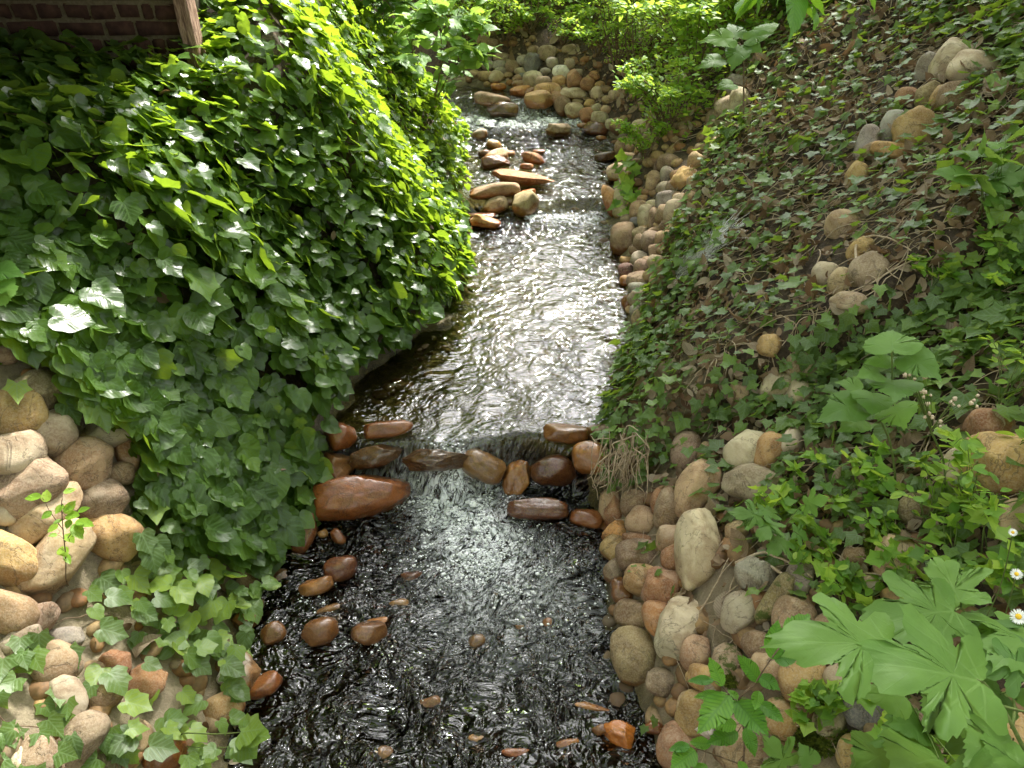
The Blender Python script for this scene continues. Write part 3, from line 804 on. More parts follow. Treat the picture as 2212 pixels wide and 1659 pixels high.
# ------------------------------------------------------------------ leaf templates: base at origin, tip at +Y, length 1
def outline(kind, n=18):
    if kind == 'ivy':      # broad, shallow pointed lobes
        half = [(.0, .02), (.12, -.08), (.30, -.10), (.42, .02), (.50, .20), (.40, .32), (.44, .48), (.47, .60), (.30, .66), (.16, .80), (0, 1)]
    elif kind == 'ivyb':   # nearly unlobed, heart shaped
        half = [(.0, .03), (.14, -.08), (.32, -.08), (.45, .05), (.50, .22), (.47, .38), (.42, .52), (.33, .66), (.21, .80), (.10, .91), (0, 1)]
    elif kind == 'star':   # five lobed english ivy
        half = [(.0, .05), (.12, -.04), (.36, -.12), (.37, .06), (.42, .18), (.58, .36), (.40, .44), (.30, .54), (.22, .70), (.09, .88), (0, 1.05)]
    elif kind == 'lobed':  # deeply lobed mulberry
        half = [(.0, .0), (.10, -.07), (.26, -.14), (.44, -.11), (.44, .0), (.36, .10), (.27, .19), (.30, .235), (.50, .34), (.66, .50), (.58, .60), (.38, .60), (.23, .54), (.22, .60), (.27, .74), (.26, .86), (.13, 1.0), (0, 1.12)]
    elif kind == 'mulb':   # heart shaped, serrate
        half = [(.0, .02), (.14, -.07), (.30, -.06), (.42, .08), (.46, .26), (.42, .44), (.34, .60), (.23, .75), (.12, .89), (0, 1.05)]
    elif kind == 'elm':
        half = [(.0, .0), (.10, .05), (.19, .16), (.25, .30), (.27, .45), (.25, .60), (.19, .75), (.11, .89), (0, 1.03)]
    else:
        half = [(0, 0), (.16, .15), (.26, .38), (.24, .62), (.13, .84), (0, 1)]
    return np.array(half)
def serrate(h, k, amp):
    out = [h[0]]
    for a, b in zip(h[:-1], h[1:]):
        d = b-a; nrm = np.array([d[1], -d[0]]); L = np.linalg.norm(d); nrm = nrm/(L+1e-9); m = max(1, int(round(L*k)))
        for j in range(m):
            out.append(a + d*(j+.75)/m + nrm*amp); out.append(a + d*(j+1)/m)
    return np.array(out[:-1] + [h[-1]])
def template(kind, seed, cup=.1, curl=.1, rings=2, ser=None, fold=.12, wave=.03):
    h = outline(kind)
    if ser: h = serrate(h, *ser)
    r = np.random.default_rng(seed)
    L = h[1:-1][::-1]*[-1, 1]; R = h[1:-1]
    hr = R*(1 + r.normal(0, .035, R.shape)); hl = L*(1 + r.normal(0, .035, L.shape))
    O = np.vstack([h[:1], hr, h[-1:], hl]); n = len(O); c = np.array([0, {'elm': .5, 'lobed': .27}.get(kind, .36)])
    # midrib points keep the fold sharp
    P = [np.array([[0, c[1]]])]
    for k in range(1, rings+1): P.append(c + (O-c)*(k/rings))
    P = np.vstack(P); T = []
    for j in range(n): T.append((0, 1+j, 1+(j+1) % n))
    for k in range(1, rings):
        a, b = 1+(k-1)*n, 1+k*n
        for j in range(n): q = (j+1) % n; T += [(a+j, b+j, b+q), (a+j, b+q, a+q)]
    x, y = P[:, 0], P[:, 1]; d = np.hypot(x, y-c[1])
    z = fold*np.abs(x) + cup*d*d*2 - curl*(y-.2)**2*np.sign(y-.2) + wave*np.sin(x*9 + seed)*np.sin(y*8 + 2*seed)*d*2
    return np.stack([x, y, z], 1), np.array(T), np.stack([x, y, 0*x], 1)
def leaves(name, temps, P, tipd, nrm, size, mat, parent=None, rnd=None, mbonly=False):
    n = len(P); N = nrm/np.linalg.norm(nrm, axis=1, keepdims=True); Tp = tipd - (tipd*N).sum(1, keepdims=True)*N; Tp /= np.linalg.norm(Tp, axis=1, keepdims=True) + 1e-9; S = np.cross(Tp, N)
    rnd = rng.random(n) if rnd is None else rnd; idx = rng.integers(0, len(temps), n); Vs, Fs, A, B = [], [], [], []; off = 0
    for k, (V, T, lc) in enumerate(temps):
        s = np.where(idx == k)[0]
        if not len(s): continue
        W = P[s][:, None] + size[s][:, None, None]*(V[None, :, :1]*S[s][:, None] + V[None, :, 1:2]*Tp[s][:, None] + V[None, :, 2:]*N[s][:, None])
        Vs.append(W.reshape(-1, 3)); Fs.append((T[None] + (np.arange(len(s))*len(V))[:, None, None] + off).reshape(-1, 3)); off += len(s)*len(V)
        A.append(np.repeat(rnd[s], len(V))); B.append(np.tile(lc, (len(s), 1)))
    Vs = np.vstack(Vs); Fs = np.vstack(Fs); A = np.concatenate(A); B = np.vstack(B)
    if mbonly: return Vs, Fs, A, B
    if parent is not None: Vs = Vs - np.array(parent.location)
    return mk(name, Vs, Fs, mat, {'rnd': A, 'lc': B}, parent)
def unit(v): v = np.asarray(v, float); return v/np.linalg.norm(v, axis=-1, keepdims=True)
TI = [template(('ivy', 'ivyb', 'ivy', 'ivyb')[i % 4], i, cup=random.uniform(-.15, .22), curl=random.uniform(.0, .22), fold=random.uniform(.0, .22), wave=random.uniform(.02, .07)) for i in range(14)]
TS = [template('star', 50+i, cup=random.uniform(-.2, .25), curl=random.uniform(-.1, .3), fold=random.uniform(.0, .2), wave=.04) for i in range(8)]
TS1 = [template('star', 70+i, rings=1, cup=.1, curl=random.uniform(-.1, .2), fold=random.uniform(.05, .3)) for i in range(6)]
TD = [template('simple', 90+i, rings=1, cup=random.uniform(-.8, .9), curl=random.uniform(-.5, .6), fold=random.uniform(-.4, .6), wave=.12) for i in range(10)]
TB = [template('simple', 120+i, rings=1, cup=.1, curl=random.uniform(-.1, .3), fold=random.uniform(.1, .3)) for i in range(5)]
TE = [template('elm', 140+i, ser=(16, .014), cup=.1, curl=random.uniform(.0, .25), fold=random.uniform(.1, .3), wave=.02) for i in range(4)]
TM = [template('mulb', 150+i, rings=3, ser=(12, .02), cup=-.1, curl=random.uniform(.0, .2), fold=random.uniform(.02, .15), wave=.03) for i in range(4)]
TL = [template('lobed', 160+i, rings=5, ser=(11, .016), cup=-.08, curl=random.uniform(.05, .25), fold=random.uniform(.0, .1), wave=.03) for i in range(4)]

def bank_points(polys, n, surf=HT):
    """points on the banks, even per square metre of ground, kept where their place lies in one of the patches"""
    out = []
    n = int(n); x = rng.uniform(-3.2, 4.2, n); y = rng.uniform(.7, 9.5, n); z = HT(x, y)
    u, v, d = project(np.stack([x, y, z], 1)); k = np.zeros(n, bool)
    for P_, dens in polys: k |= inpoly(u, v, P_) & (d > .3)
    x, y, z = x[k], y[k], z[k]; n = len(x); nr = normal(x, y)
    keep = rng.random(n) < np.clip(1/nr[:, 2], 1, 3)/3; x, y, z, nr = x[keep], y[keep], z[keep], nr[keep]
    u, v, d = project(np.stack([x, y, z], 1)); w = np.zeros(len(x))
    for P, dens in polys: w = np.where(inpoly(u, v, P) & (d > .3), np.maximum(w, dens), w)
    k = (rng.random(len(x)) < w); return np.stack([x, y, z], 1)[k], nr[k], u[k], v[k], d[k]

# ---- the big leaved ivy on the left bank
LIVY = [([(-300, -300), (940, -300), (1010, 60), (1050, 150), (1030, 420), (955, 620), (850, 720), (715, 785), (655, 870), (670, 1030), (650, 1130), (560, 1190), (470, 1230), (380, 1200), (250, 1070), (250, 960), (150, 900), (60, 800), (-300, 700)], 1.0)]
P, nr, u, v, d = bank_points(LIVY, 270000)
side = (P[:, 0] < -.15) & (pdist(P[:, 0], P[:, 1], LL) < pdist(P[:, 0], P[:, 1], RR)); brickk = (P[:, 1] > 3.62) & (P[:, 0] < -1.52)
k = side & ~brickk & ~inside(P[:, 0], P[:, 1]); P, nr, u, v = P[k], nr[k], u[k], v[k]
lump = n2(P[:, 0]*2.2 + P[:, 2], P[:, 1]*2.2, 55)
n = len(P); P = P + nr*(rng.random(n)**.7*.18 + .01 + .03*lump)[:, None]
SUND = np.array([sin(SUN_AZ)*cos(SUN_EL), cos(SUN_AZ)*cos(SUN_EL), sin(SUN_EL)])
near = sm(900, 500, u)*sm(450, 900, v)
N = nr*(.62 + .8*near)[:, None] + SUND*.48 + rng.normal(0, .40, (n, 3)) + np.array([.1, -.5, .15])*near[:, None]
tip = np.array([.55, -.15, -.8]) + rng.normal(0, .45, (n, 3)); size = np.clip(np.exp(rng.normal(-2.42, .30, n)), .035, .15)*np.clip(1.22 - .13*P[:, 1], .52, 1.05)
yel = np.clip(rng.random(n)**1.4*.75 + .25*sm(600, 900, u)*sm(500, 100, v), 0, 1)
ivy = leaves('ivy_leaves', TI, P, tip, N, size, M['ivy'], rnd=yel); ivy.name = 'ivy_mat'
tag(ivy, 'thick mat of large glossy ivy leaves covering the steep left bank', 'ivy', kind='stuff')
print('left ivy', n)
# lower sparse ivy over the mortared cobbles
P, nr, u, v, d = bank_points([([(230, 1060), (520, 1190), (545, 1330), (520, 1440), (500, 1659), (260, 1659), (380, 1500), (330, 1400), (180, 1340), (160, 1240), (260, 1230)], 1.0), ([(0, 600), (90, 640), (130, 760), (260, 850), (250, 960), (60, 860), (0, 860)], .6), ([(100, 1320), (300, 1330), (420, 1540), (250, 1659), (200, 1500)], .3)], 80000)
k = (u < 600) & ~inside(P[:, 0], P[:, 1]); P, nr = P[k], nr[k]; n = len(P); P = P + nr*rng.uniform(.02, .12, n)[:, None]
N = nr*.6 + SUND*.3 + np.array([.1, -.35, .5]) + rng.normal(0, .28, (n, 3)); tip = np.array([.35, -.3, -.8]) + rng.normal(0, .5, (n, 3))
tag(leaves('trailing_ivy', TI + TI + TS[:3], P, tip, N, rng.uniform(.045, .095, n), M['ivy2'], rnd=rng.random(n)**.8), 'looser green ivy trailing over the mortared cobbles to the water', 'ivy', kind='stuff')
P, nr, u, v, d = bank_points([([(-50, 1390), (110, 1390), (180, 1500), (250, 1560), (300, 1700), (-50, 1700)], .6)], 110000)
n = len(P); P = P + nr*rng.uniform(.02, .09, n)[:, None]
tag(leaves('star_ivy', TS, P, np.array([.2, -.5, -.6]) + rng.normal(0, .5, (n, 3)), nr*.5 + np.array([.1, -.4, .7]) + rng.normal(0, .25, (n, 3)), rng.uniform(.045, .075, n), M['ivy2'], rnd=rng.random(n)*.6),
    'star-leaved ivy with pale veins in the lower left corner', 'ivy', kind='stuff')

# ---- right slope: litter, small ivy, vines
RS = [([(1300, 1040), (1310, 940), (1365, 740), (1440, 560), (1510, 400), (1560, 200), (1640, -200), (2600, -200), (2600, 1300), (2000, 1250), (1700, 1300), (1560, 1130), (1400, 1040)], 1.0)]
P, nr, u, v, d = bank_points(RS + [([(1500, 1000), (2400, 1000), (2400, 1900), (1600, 1800), (1480, 1400)], .5), ([(0, 600), (300, 1000), (500, 1250), (520, 1659), (0, 1659)], .05), ([(900, -100), (1600, -100), (1500, 300), (1000, 150)], .4)], 230000)
pat = n2(P[:, 0]*2.5, P[:, 1]*2.5, 71); cov = (rng.random(len(P)) < .45 + .5*sm(-.3, .3, pat)); P, nr = P[cov], nr[cov]; n = len(P)
clear = lambda P: np.array([1.0])
def off_stones(P, frac=.8, p=.8):
    u, v, d = project(P); keep = np.ones(len(P), bool)
    for s in stones:
        if s['w'] < 34: continue
        keep &= ~(((u-s['u'])**2/(s['w']*.5*frac)**2 + (v-s['v'])**2/(s['h']*.5*frac)**2 < 1) & (rng.random(len(P)) < p))
    return keep
k = off_stones(P, .85, .85); P, nr = P[k], nr[k]; n = len(P)
P = P + nr*rng.uniform(.004, .035, n)[:, None]
tag(leaves('leaf_litter', TD, P, rng.normal(0, 1, (n, 3)), nr + rng.normal(0, .5, (n, 3)), np.clip(np.exp(rng.normal(-3.1, .4, n)), .015, .11), M['dead'], rnd=rng.random(n)), 'curled brown dead leaves littering the right slope', 'leaf litter', kind='stuff')
print('litter', n)
P, nr, u, v, d = bank_points(RS + [([(1640, 1000), (2400, 900), (2400, 1400), (1750, 1400), (1600, 1250)], .7), ([(1640, 1400), (2400, 1400), (2400, 1900), (1750, 1800)], .3), ([(1400, 1150), (1470, 1130), (1500, 1450), (1470, 1659), (1430, 1659), (1400, 1400)], .45)], 260000)
pat = n2(P[:, 0]*2.1 + 9, P[:, 1]*2.1, 81, 3); bare = .6*np.exp(-((u-1620)/130)**2 - ((v-1010)/80)**2) + .8*np.exp(-((u-1850)/180)**2 - ((v-560)/120)**2) + .7*np.exp(-((u-2050)/200)**2 - ((v-170)/130)**2)
cov = rng.random(len(P)) < (.34 + .66*sm(-.35, .35, pat) + .5*sm(1500, 1400, u)*sm(1050, 950, v))*(1-.85*np.clip(bare, 0, 1)); P, nr, u, v = P[cov], nr[cov], u[cov], v[cov]
k = off_stones(P, .9, .88); P, nr, u, v = P[k], nr[k], u[k], v[k]; n = len(P)
P = P + nr*rng.uniform(.02, .10, n)[:, None]
N = nr*.8 + SUND*.35 + rng.normal(0, .33, (n, 3)); tip = np.array([-.55, -.3, -.5]) + rng.normal(0, .6, (n, 3))
tag(leaves('small_ivy', TS, P, tip, N, np.clip(np.exp(rng.normal(-3.12, .28, n)), .02, .08)*(1 + .25*sm(1900, 2200, u)), M['ivy2'], rnd=np.clip(rng.random(n)**1.6*.8 + .25*sm(1900, 2150, u) + .2*sm(400, 100, v)*sm(1750, 1600, u), 0, 1)),
    'small-leaved ivy creeping over the right slope', 'ivy', kind='stuff')
print('small ivy', n)

def walks(polys, n, steps, ds, rad, drift, lift=.02, seed=0):
    P, nr, u, v, d = bank_points(polys, n*60); P = P[:n]; mb = MB(); g = np.random.default_rng(seed)
    m = len(P); a = g.uniform(0, 2*pi, m); Q = P[:, :2].copy(); path = []
    for s in range(steps):
        a += g.normal(0, .35, m); Q = Q + ds*np.stack([np.cos(a), np.sin(a)], 1) + drift; h = HT(Q[:, 0], Q[:, 1]) + lift + .02*np.sin(s*.9 + a)
        h = np.maximum(h, zw(Q[:, 0], Q[:, 1]) + .01); path.append(np.column_stack([Q, h]))
    path = np.array(path)
    for i in range(m):
        if inside(path[:, i, 0], path[:, i, 1]).any(): continue
        V, T = tube(smoothline(path[:, i], 2), np.linspace(1, .5, steps*2-1)*g.uniform(rad*.6, rad*1.4), 4); mb.add(V, T)
    return mb
mb = walks(RS + [([(1500, 1000), (2400, 1000), (2400, 1900), (1600, 1800), (1480, 1400)], .5)], 760, 12, .045, .0024, np.array([-.012, -.004]), .03, 3)
tag(mb.build('creeping_stems', M['root']), 'thin pale runners and dry twigs tangled over the right slope', 'twigs', kind='stuff')
mb = walks([([(0, 640), (250, 900), (500, 1250), (520, 1659), (0, 1659)], .8)], 60, 12, .04, .003, np.array([.01, .0]), .03, 5)
tag(mb.build('ivy_runners', M['stem']), 'brown ivy runners crossing the mortared cobbles', 'twigs', kind='stuff')

mb = walks(LIVY, 110, 12, .05, .0022, np.array([.0, -.01]), .15, 8)
tag(mb.build('ivy_vines', M['stem']), 'thin brown vines showing between the large ivy leaves', 'vines', kind='stuff')
P, nr, u, v, d = bank_points([(LIVY[0][0], .05)], 60000); k = (P[:, 0] < -.15) & ~inside(P[:, 0], P[:, 1]); P, nr = P[k], nr[k]; n = len(P); P = P + nr*rng.uniform(.06, .16, n)[:, None]
tag(leaves('withered_ivy_leaves', TD + TI[:3], P, np.array([.4, -.2, -.8]) + rng.normal(0, .6, (n, 3)), nr + rng.normal(0, .6, (n, 3)), rng.uniform(.04, .08, n), M['dead'], rnd=rng.random(n)*.7), 'scattered brown withered leaves caught in the ivy mat', 'dead leaves', kind='stuff')
# ------------------------------------------------------------------ brick wall and post, upper left
YB = 3.72
def box(mb, lo, hi, jit=0.0, **at):
    lo = np.array(lo, float); hi = np.array(hi, float); b = min((hi-lo).min()*.12, .006)
    bm = bmesh.new(); bmesh.ops.create_cube(bm, size=1)
    for q in bm.verts: q.co = tuple((lo+hi)/2 + np.array(q.co)*(hi-lo))
    bmesh.ops.bevel(bm, geom=list(bm.edges), offset=b, segments=2, affect='EDGES'); bmesh.ops.triangulate(bm, faces=list(bm.faces))
    V = np.array([q.co[:] for q in bm.verts]); T = np.array([[q.index for q in f.verts] for f in bm.faces]); bm.free()
    if jit: V = V + jit*np.stack([n2(V[:, 0]*30, V[:, 2]*30, s_) for s_ in (1, 2, 3)], 1)
    mb.add(V, T, **at)
def wallx(u, v=40.): return float(at_d(np.float64(u), np.float64(v), YB/ray(np.float64(u), np.float64(v))[1])[0])
def wallz(v): d = ray(np.float64(200), np.float64(v)); return float(2.5 + d[2]*YB/d[1])
x1 = wallx(392); bw = empty('brick_wall', (x1, YB, wallz(100)), 'old dark brick wall base in shade above the ivy, upper left', 'wall')
mb = MB(); box(mb, (-9, YB+.002, 1.3), (x1-.01, YB+.34, 4.2)); mb.build('mortar', M['mortar'], bw, smooth=False)
mb = MB(); rows = [(-30, 2, None), (8, 41, [(-160, -115), (-110, -60), (-54, -8), (-3, 27), (31, 81), (87, 135), (144, 197), (200, 252), (256, 306), (312, 333), (337, 391)]), (46, 79, [(-100, 6), (11, 116), (121, 220), (225, 283), (289, 391)]), (84, 116, [(-90, -40), (-34, 15), (20, 75), (80, 145), (150, 205), (210, 262), (268, 312), (317, 343), (348, 391)]), (121, 153, [(-100, -4), (2, 100), (106, 200), (206, 300), (306, 391)])]
for va, vb, segs in rows:
    if segs is None: continue
    for ua, ub in segs: box(mb, (wallx(ua), YB-.004 + random.uniform(-.003, .003), wallz(vb)), (wallx(ub), YB+.1, wallz(va)), .004)
zt = wallz(8) + .012; rw_ = 0
while zt < 4.1:      # courses above the frame and further left
    xx = x1 - .002; j = 0
    while xx > -4.5:
        L = .215 if rw_ % 2 == 0 else .102
        if j == 0: L *= .7
        box(mb, (xx-L, YB-.004, zt), (xx, YB+.1, zt+.066)); xx -= L + .011; j += 1
    zt += .077; rw_ += 1
mb.build('bricks', M['brick'], bw)
mb = MB(); box(mb, (-9, 2.3, 2.26), (x1+.25, YB-.01, 2.42)); mb.build('added_shade_slab', M['bark'], bw, smooth=False)  # unseen slab added above the frame to keep light off the bricks
post = empty('timber_post', (x1+.05, YB+.02, 1.5), 'weathered pinkish timber post at the right end of the brick wall', 'post')
mb = MB(); V, T = ICO[4]; q = V.copy(); q = q/(np.abs(q)**8).sum(1, keepdims=True)**(1/8); q = q*[.030, .05, .8] + [x1+.036, YB-.02, 2.1]; q = q + .004*fbm(q*[60, 60, 6], 3, 3)[:, None]*np.array([1, 1, 0]); mb.add(q, T); mb.build('post_shaft', M['wood'], post)

# ------------------------------------------------------------------ plants built leaf by leaf
def lf(temp, base, tipp, nrm, wid=1.0):
    V, T, lc = temp; base = np.asarray(base); Tp = tipp-base; L = np.linalg.norm(Tp); Tp = Tp/L; N = np.asarray(nrm, float); N = N - (N @ Tp)*Tp; N /= np.linalg.norm(N); S = np.cross(Tp, N)
    return base + L*(V[:, :1]*wid*S + V[:, 1:2]*Tp + V[:, 2:]*N), T, lc
def plant(name, label, cat, reg, stems, lv, mats, root, temps, d0, group=None, stemr=.004, split=True, snap=True):
    """stems: polylines of (X, Y, depth); lv: (bx, by, tx, ty, depth, depth_tip, template index, width)"""
    def p3(X, Y, d): u, v = px(reg, X, Y); return at_d(np.float64(u), np.float64(v), d)
    if snap:
        u_, v_ = px(reg, root[0], root[1]); off = float(hit([u_], [v_])[1][0]) - root[2]
        root = (root[0], root[1], root[2]+off); stems = [[(a, b, c+off) for a, b, c in q] for q in stems]; lv = [(a, b, c, d, e1+off, e2+off, ti, w_) for a, b, c, d, e1, e2, ti, w_ in lv]
    rp = p3(*root); rp = np.array([rp[0], rp[1], float(HT(np.array([rp[0]]), np.array([rp[1]]))[0])])
    e = empty(name, rp, label, cat, group); mb = MB()
    for j, s in enumerate(stems):
        pts = [p3(*q) for q in s]; 
        if j == 0: pts = [rp - [0, 0, .03]] + pts
        V, T = tube(smoothline(pts, 4), np.linspace(1, .45, (len(pts)-1)*4+1)*stemr*(1 if j == 0 else .6), 6); mb.add(V, T)
    tips = np.vstack(mb.v); allm = MB()
    for j, (bx, by, tx, ty, d1, d2, ti, wd) in enumerate(lv):
        a, b = p3(bx, by, d1), p3(tx, ty, d2); tc = unit(CAM-(a+b)/2); N = tc*.8 + np.array([0, .1, .8]) + rng.normal(0, .12, 3)
        V, T, lc = lf(temps[ti % len(temps)], a, b, N, wd); r_ = random.random()
        kk = ((tips - a)**2).sum(1).argmin(); pv, pt = tube(smoothline([tips[kk], (tips[kk]+a)/2 + [0, 0, .005], a], 2), stemr*.35, 4); mb.add(pv, pt)
        if split: mk('leaf', V - rp, T, mats[1], {'rnd': np.full(len(V), r_), 'lc': lc}, e)
        else: allm.add(V, T, rnd=r_); allm.a.setdefault('lc', []).append(lc)
    mb.build('stem', mats[0], e)
    if not split: allm.build('foliage', mats[1], e)
    return e
# foreground mulberry, lower right
plant('mulberry_sapling', 'mulberry sapling with big deeply lobed pale green leaves, nearest the camera', 'sapling', 'I',
      [[(2330, 1750, 1.5), (2200, 1520, 1.42), (2080, 1290, 1.4), (1965, 1140, 1.38)], [(2140, 1420, 1.45), (2150, 1250, 1.5), (2050, 900, 1.6), (1830, 700, 1.65)], [(2080, 1290, 1.4), (2250, 1330, 1.5)]],
      [(1830, 665, 1690, 385, 1.62, 1.70, 0, 1.15), (1800, 715, 1360, 755, 1.60, 1.52, 1, .80), (1400, 935, 815, 868, 1.40, 1.36, 2, .80), (1960, 1145, 1310, 985, 1.38, 1.34, 3, .85),
       (2010, 770, 2000, 970, 1.62, 1.55, 0, 1.3), (2230, 1060, 1975, 1040, 1.5, 1.5, 1, 1.1), (2260, 860, 2100, 960, 1.6, 1.5, 2, 1.1)], (M['gstem'], M['mulberry']), (2330, 1750, 1.75), TL, 1.4, stemr=.006, snap=False)
plant('mulberry_seedling', 'low leafy mulberry seedling with heart-shaped leaves in the lower right corner', 'sapling', 'I',
      [[(1900, 1800, 1.9), (1870, 1500, 1.8), (1860, 1300, 1.75)], [(1900, 1800, 1.9), (1650, 1560, 1.75), (1600, 1400, 1.7)], [(1950, 1750, 1.9), (2100, 1600, 1.7)]],
      [(1500, 1230, 1275, 1215, 1.6, 1.58, 0, 1.1), (1600, 1390, 1440, 1390, 1.7, 1.65, 1, 1.1), (1860, 1290, 1660, 1370, 1.75, 1.65, 2, .95), (1895, 1365, 2095, 1445, 1.75, 1.7, 3, .75),
       (1640, 1480, 1365, 1480, 1.68, 1.62, 0, 1.0), (2080, 1200, 1820, 1280, 1.72, 1.66, 1, .9), (1700, 1600, 1480, 1650, 1.6, 1.5, 2, 1.2), (2150, 1480, 1890, 1600, 1.62, 1.56, 3, 1.1), (1800, 1620, 2000, 1700, 1.6, 1.5, 0, 1.1), (1400, 1560, 1230, 1640, 1.7, 1.6, 1, 1.0), (2250, 1620, 2090, 1700, 1.6, 1.5, 2, 1.1), (1880, 1480, 1760, 1540, 1.75, 1.7, 3, .9), (2180, 1180, 2230, 1300, 1.7, 1.65, 1, 1)],
      (M['gstem'], M['mulberry']), (1900, 1800, 2.0), TM, 1.7)
plant('mulberry_seedling', 'two-leaved mulberry seedling at the bottom edge beside the moss', 'sapling', 'I', [[(800, 1750, 2.0), (810, 1650, 1.95)]],
      [(790, 1650, 690, 1500, 1.95, 1.95, 0, 1.2), (950, 1640, 870, 1515, 1.93, 1.95, 5, 1.1)], (M['gstem'], M['mulberry']), (800, 1760, 2.1), [TL[0], TM[1]], 1.9)
plant('mulberry_seedling', 'mulberry seedling with lobed leaves growing between cobbles below the small ivy', 'sapling', 'I', [[(760, 330, 2.45), (720, 280, 2.35), (640, 150, 2.3)], [(760, 330, 2.4), (880, 280, 2.3)], [(720, 280, 2.35), (860, 100, 2.3)]],
      [(640, 160, 480, 110, 2.3, 2.3, 0, 1.0), (650, 150, 720, 80, 2.3, 2.35, 1, .9), (780, 290, 700, 350, 2.3, 2.25, 2, 1.1), (830, 240, 920, 270, 2.3, 2.3, 3, 1.3), (900, 80, 1000, 40, 2.35, 2.3, 1, 1.2), (700, 180, 640, 260, 2.3, 2.25, 0, 1.2)],
      (M['gstem'], M['mulberry']), (760, 340, 2.5), TL, 2.3)
# mid right sapling
plant('mulberry_sapling', 'mulberry sapling standing behind the dried flower heads', 'sapling', 'H',
      [[(1440, 1400, 2.35), (1410, 1190, 2.2), (1345, 1030, 2.1), (1330, 950, 2.05), (1400, 900, 2.0), (1420, 800, 1.95), (1418, 640, 1.9)], [(1345, 1030, 2.1), (1420, 960, 2.05)]],
      [(1425, 640, 1415, 495, 1.9, 1.95, 0, 1.75), (1500, 650, 1705, 785, 1.92, 1.85, 1, .95), (1420, 690, 1260, 690, 1.95, 1.95, 2, .8), (1350, 760, 1225, 770, 1.95, 1.92, 3, 1.0), (1240, 860, 1100, 810, 2.05, 2.05, 0, 1.0),
       (1430, 800, 1440, 905, 1.95, 1.88, 1, 1.7), (1300, 880, 1310, 990, 2.0, 1.94, 2, 1.5), (1235, 935, 1000, 1025, 2.0, 1.95, 3, .8), (1430, 960, 1490, 1075, 2.0, 1.95, 0, 1.7), (1250, 1040, 1115, 1095, 2.05, 2.0, 1, .8)],
      (M['gstem'], M['mulberry']), (1440, 1420, 2.45), TM, 2.0)
plant('serrated_seedling', 'seedling with pairs of toothed oval leaves among the lower right cobbles', 'seedling', 'I',
      [[(520, 1700, 2.0), (535, 1450, 1.92), (490, 1270, 1.85), (590, 1160, 1.8), (690, 1010, 1.76), (780, 890, 1.75)], [(490, 1270, 1.85), (400, 1170, 1.82)], [(520, 1640, 1.98), (300, 1560, 1.9), (200, 1530, 1.88)]],
      [(700, 1005, 735, 780, 1.76, 1.78, 0, 1.0), (778, 880, 925, 735, 1.75, 1.78, 1, 1.1), (712, 1000, 840, 1010, 1.76, 1.74, 2, 1.4), (620, 1140, 505, 985, 1.8, 1.8, 3, .95), (622, 1110, 742, 1180, 1.8, 1.76, 0, 1.3), (400, 1168, 330, 1000, 1.82, 1.84, 1, .95),
       (345, 1135, 208, 1130, 1.82, 1.8, 2, .7), (480, 1255, 665, 1450, 1.85, 1.76, 3, 1.1), (440, 1225, 270, 1425, 1.84, 1.76, 0, 1.0), (490, 1260, 440, 1190, 1.84, 1.86, 1, 1.5), (400, 1225, 245, 1225, 1.84, 1.82, 2, .7), (620, 1270, 762, 1375, 1.84, 1.78, 3, 1.0),
       (490, 1450, 325, 1500, 1.9, 1.86, 0, 1.0), (235, 1560, 105, 1650, 1.88, 1.82, 1, 1.2), (205, 1525, 90, 1545, 1.88, 1.86, 2, .9), (330, 1520, 210, 1500, 1.9, 1.9, 3, 1.1), (540, 1420, 600, 1580, 1.9, 1.85, 0, 1.0), (480, 1400, 330, 1390, 1.9, 1.86, 1, .9), (300, 1640, 230, 1700, 1.88, 1.84, 2, 1.1), (500, 1620, 560, 1700, 1.93, 1.9, 1, 1.1), (620, 1200, 600, 1300, 1.82, 1.78, 1, 1.1)],
      (M['stem'], M['elm']), (520, 1720, 2.1), TE, 1.8, stemr=.0035)
plant('serrated_seedling', 'small yellow-green toothed seedling rooted in the left cobbles', 'seedling', 'A',
      [[(395, 520, 2.1), (395, 400, 2.05), (380, 250, 2.0), (370, 100, 1.97), (372, 50, 1.95)], [(390, 300, 2.02), (470, 200, 2.0)], [(380, 230, 2.0), (300, 120, 1.96), (270, 60, 1.95)]],
      [(250, 35, 145, 35, 1.95, 1.95, 0, 1.0), (275, 65, 280, -10, 1.95, 1.96, 1, 1.4), (310, 120, 250, 160, 1.96, 1.94, 2, 1.3), (390, 130, 450, 60, 1.98, 1.98, 3, 1.2), (420, 170, 400, 220, 1.98, 1.96, 0, 1.3), (460, 180, 555, 200, 2, 1.98, 1, 1), (440, 200, 490, 275, 2, 1.97, 2, 1.1), (350, 200, 285, 240, 2, 1.98, 3, 1.2), (345, 260, 290, 265, 2.02, 2, 0, 1.1), (470, 120, 535, 95, 1.98, 1.98, 1, 1), (360, 340, 400, 380, 2.05, 2.02, 2, 1.2),
       (380, 80, 330, 130, 1.97, 1.95, 3, 1.2), (380, 10, 455, -20, 1.95, 1.97, 0, 1), (400, 150, 470, 140, 1.98, 1.96, 1, 1.2), (370, 170, 320, 190, 1.98, 1.96, 2, 1), (395, 260, 440, 300, 2.03, 2, 0, 1), (390, 380, 420, 430, 2.06, 2.04, 1, 1), (385, 110, 430, 100, 1.97, 1.95, 0, 1.1)],
      (M['stem'], M['lime']), (395, 530, 2.2), TE, 2.0, stemr=.0025)
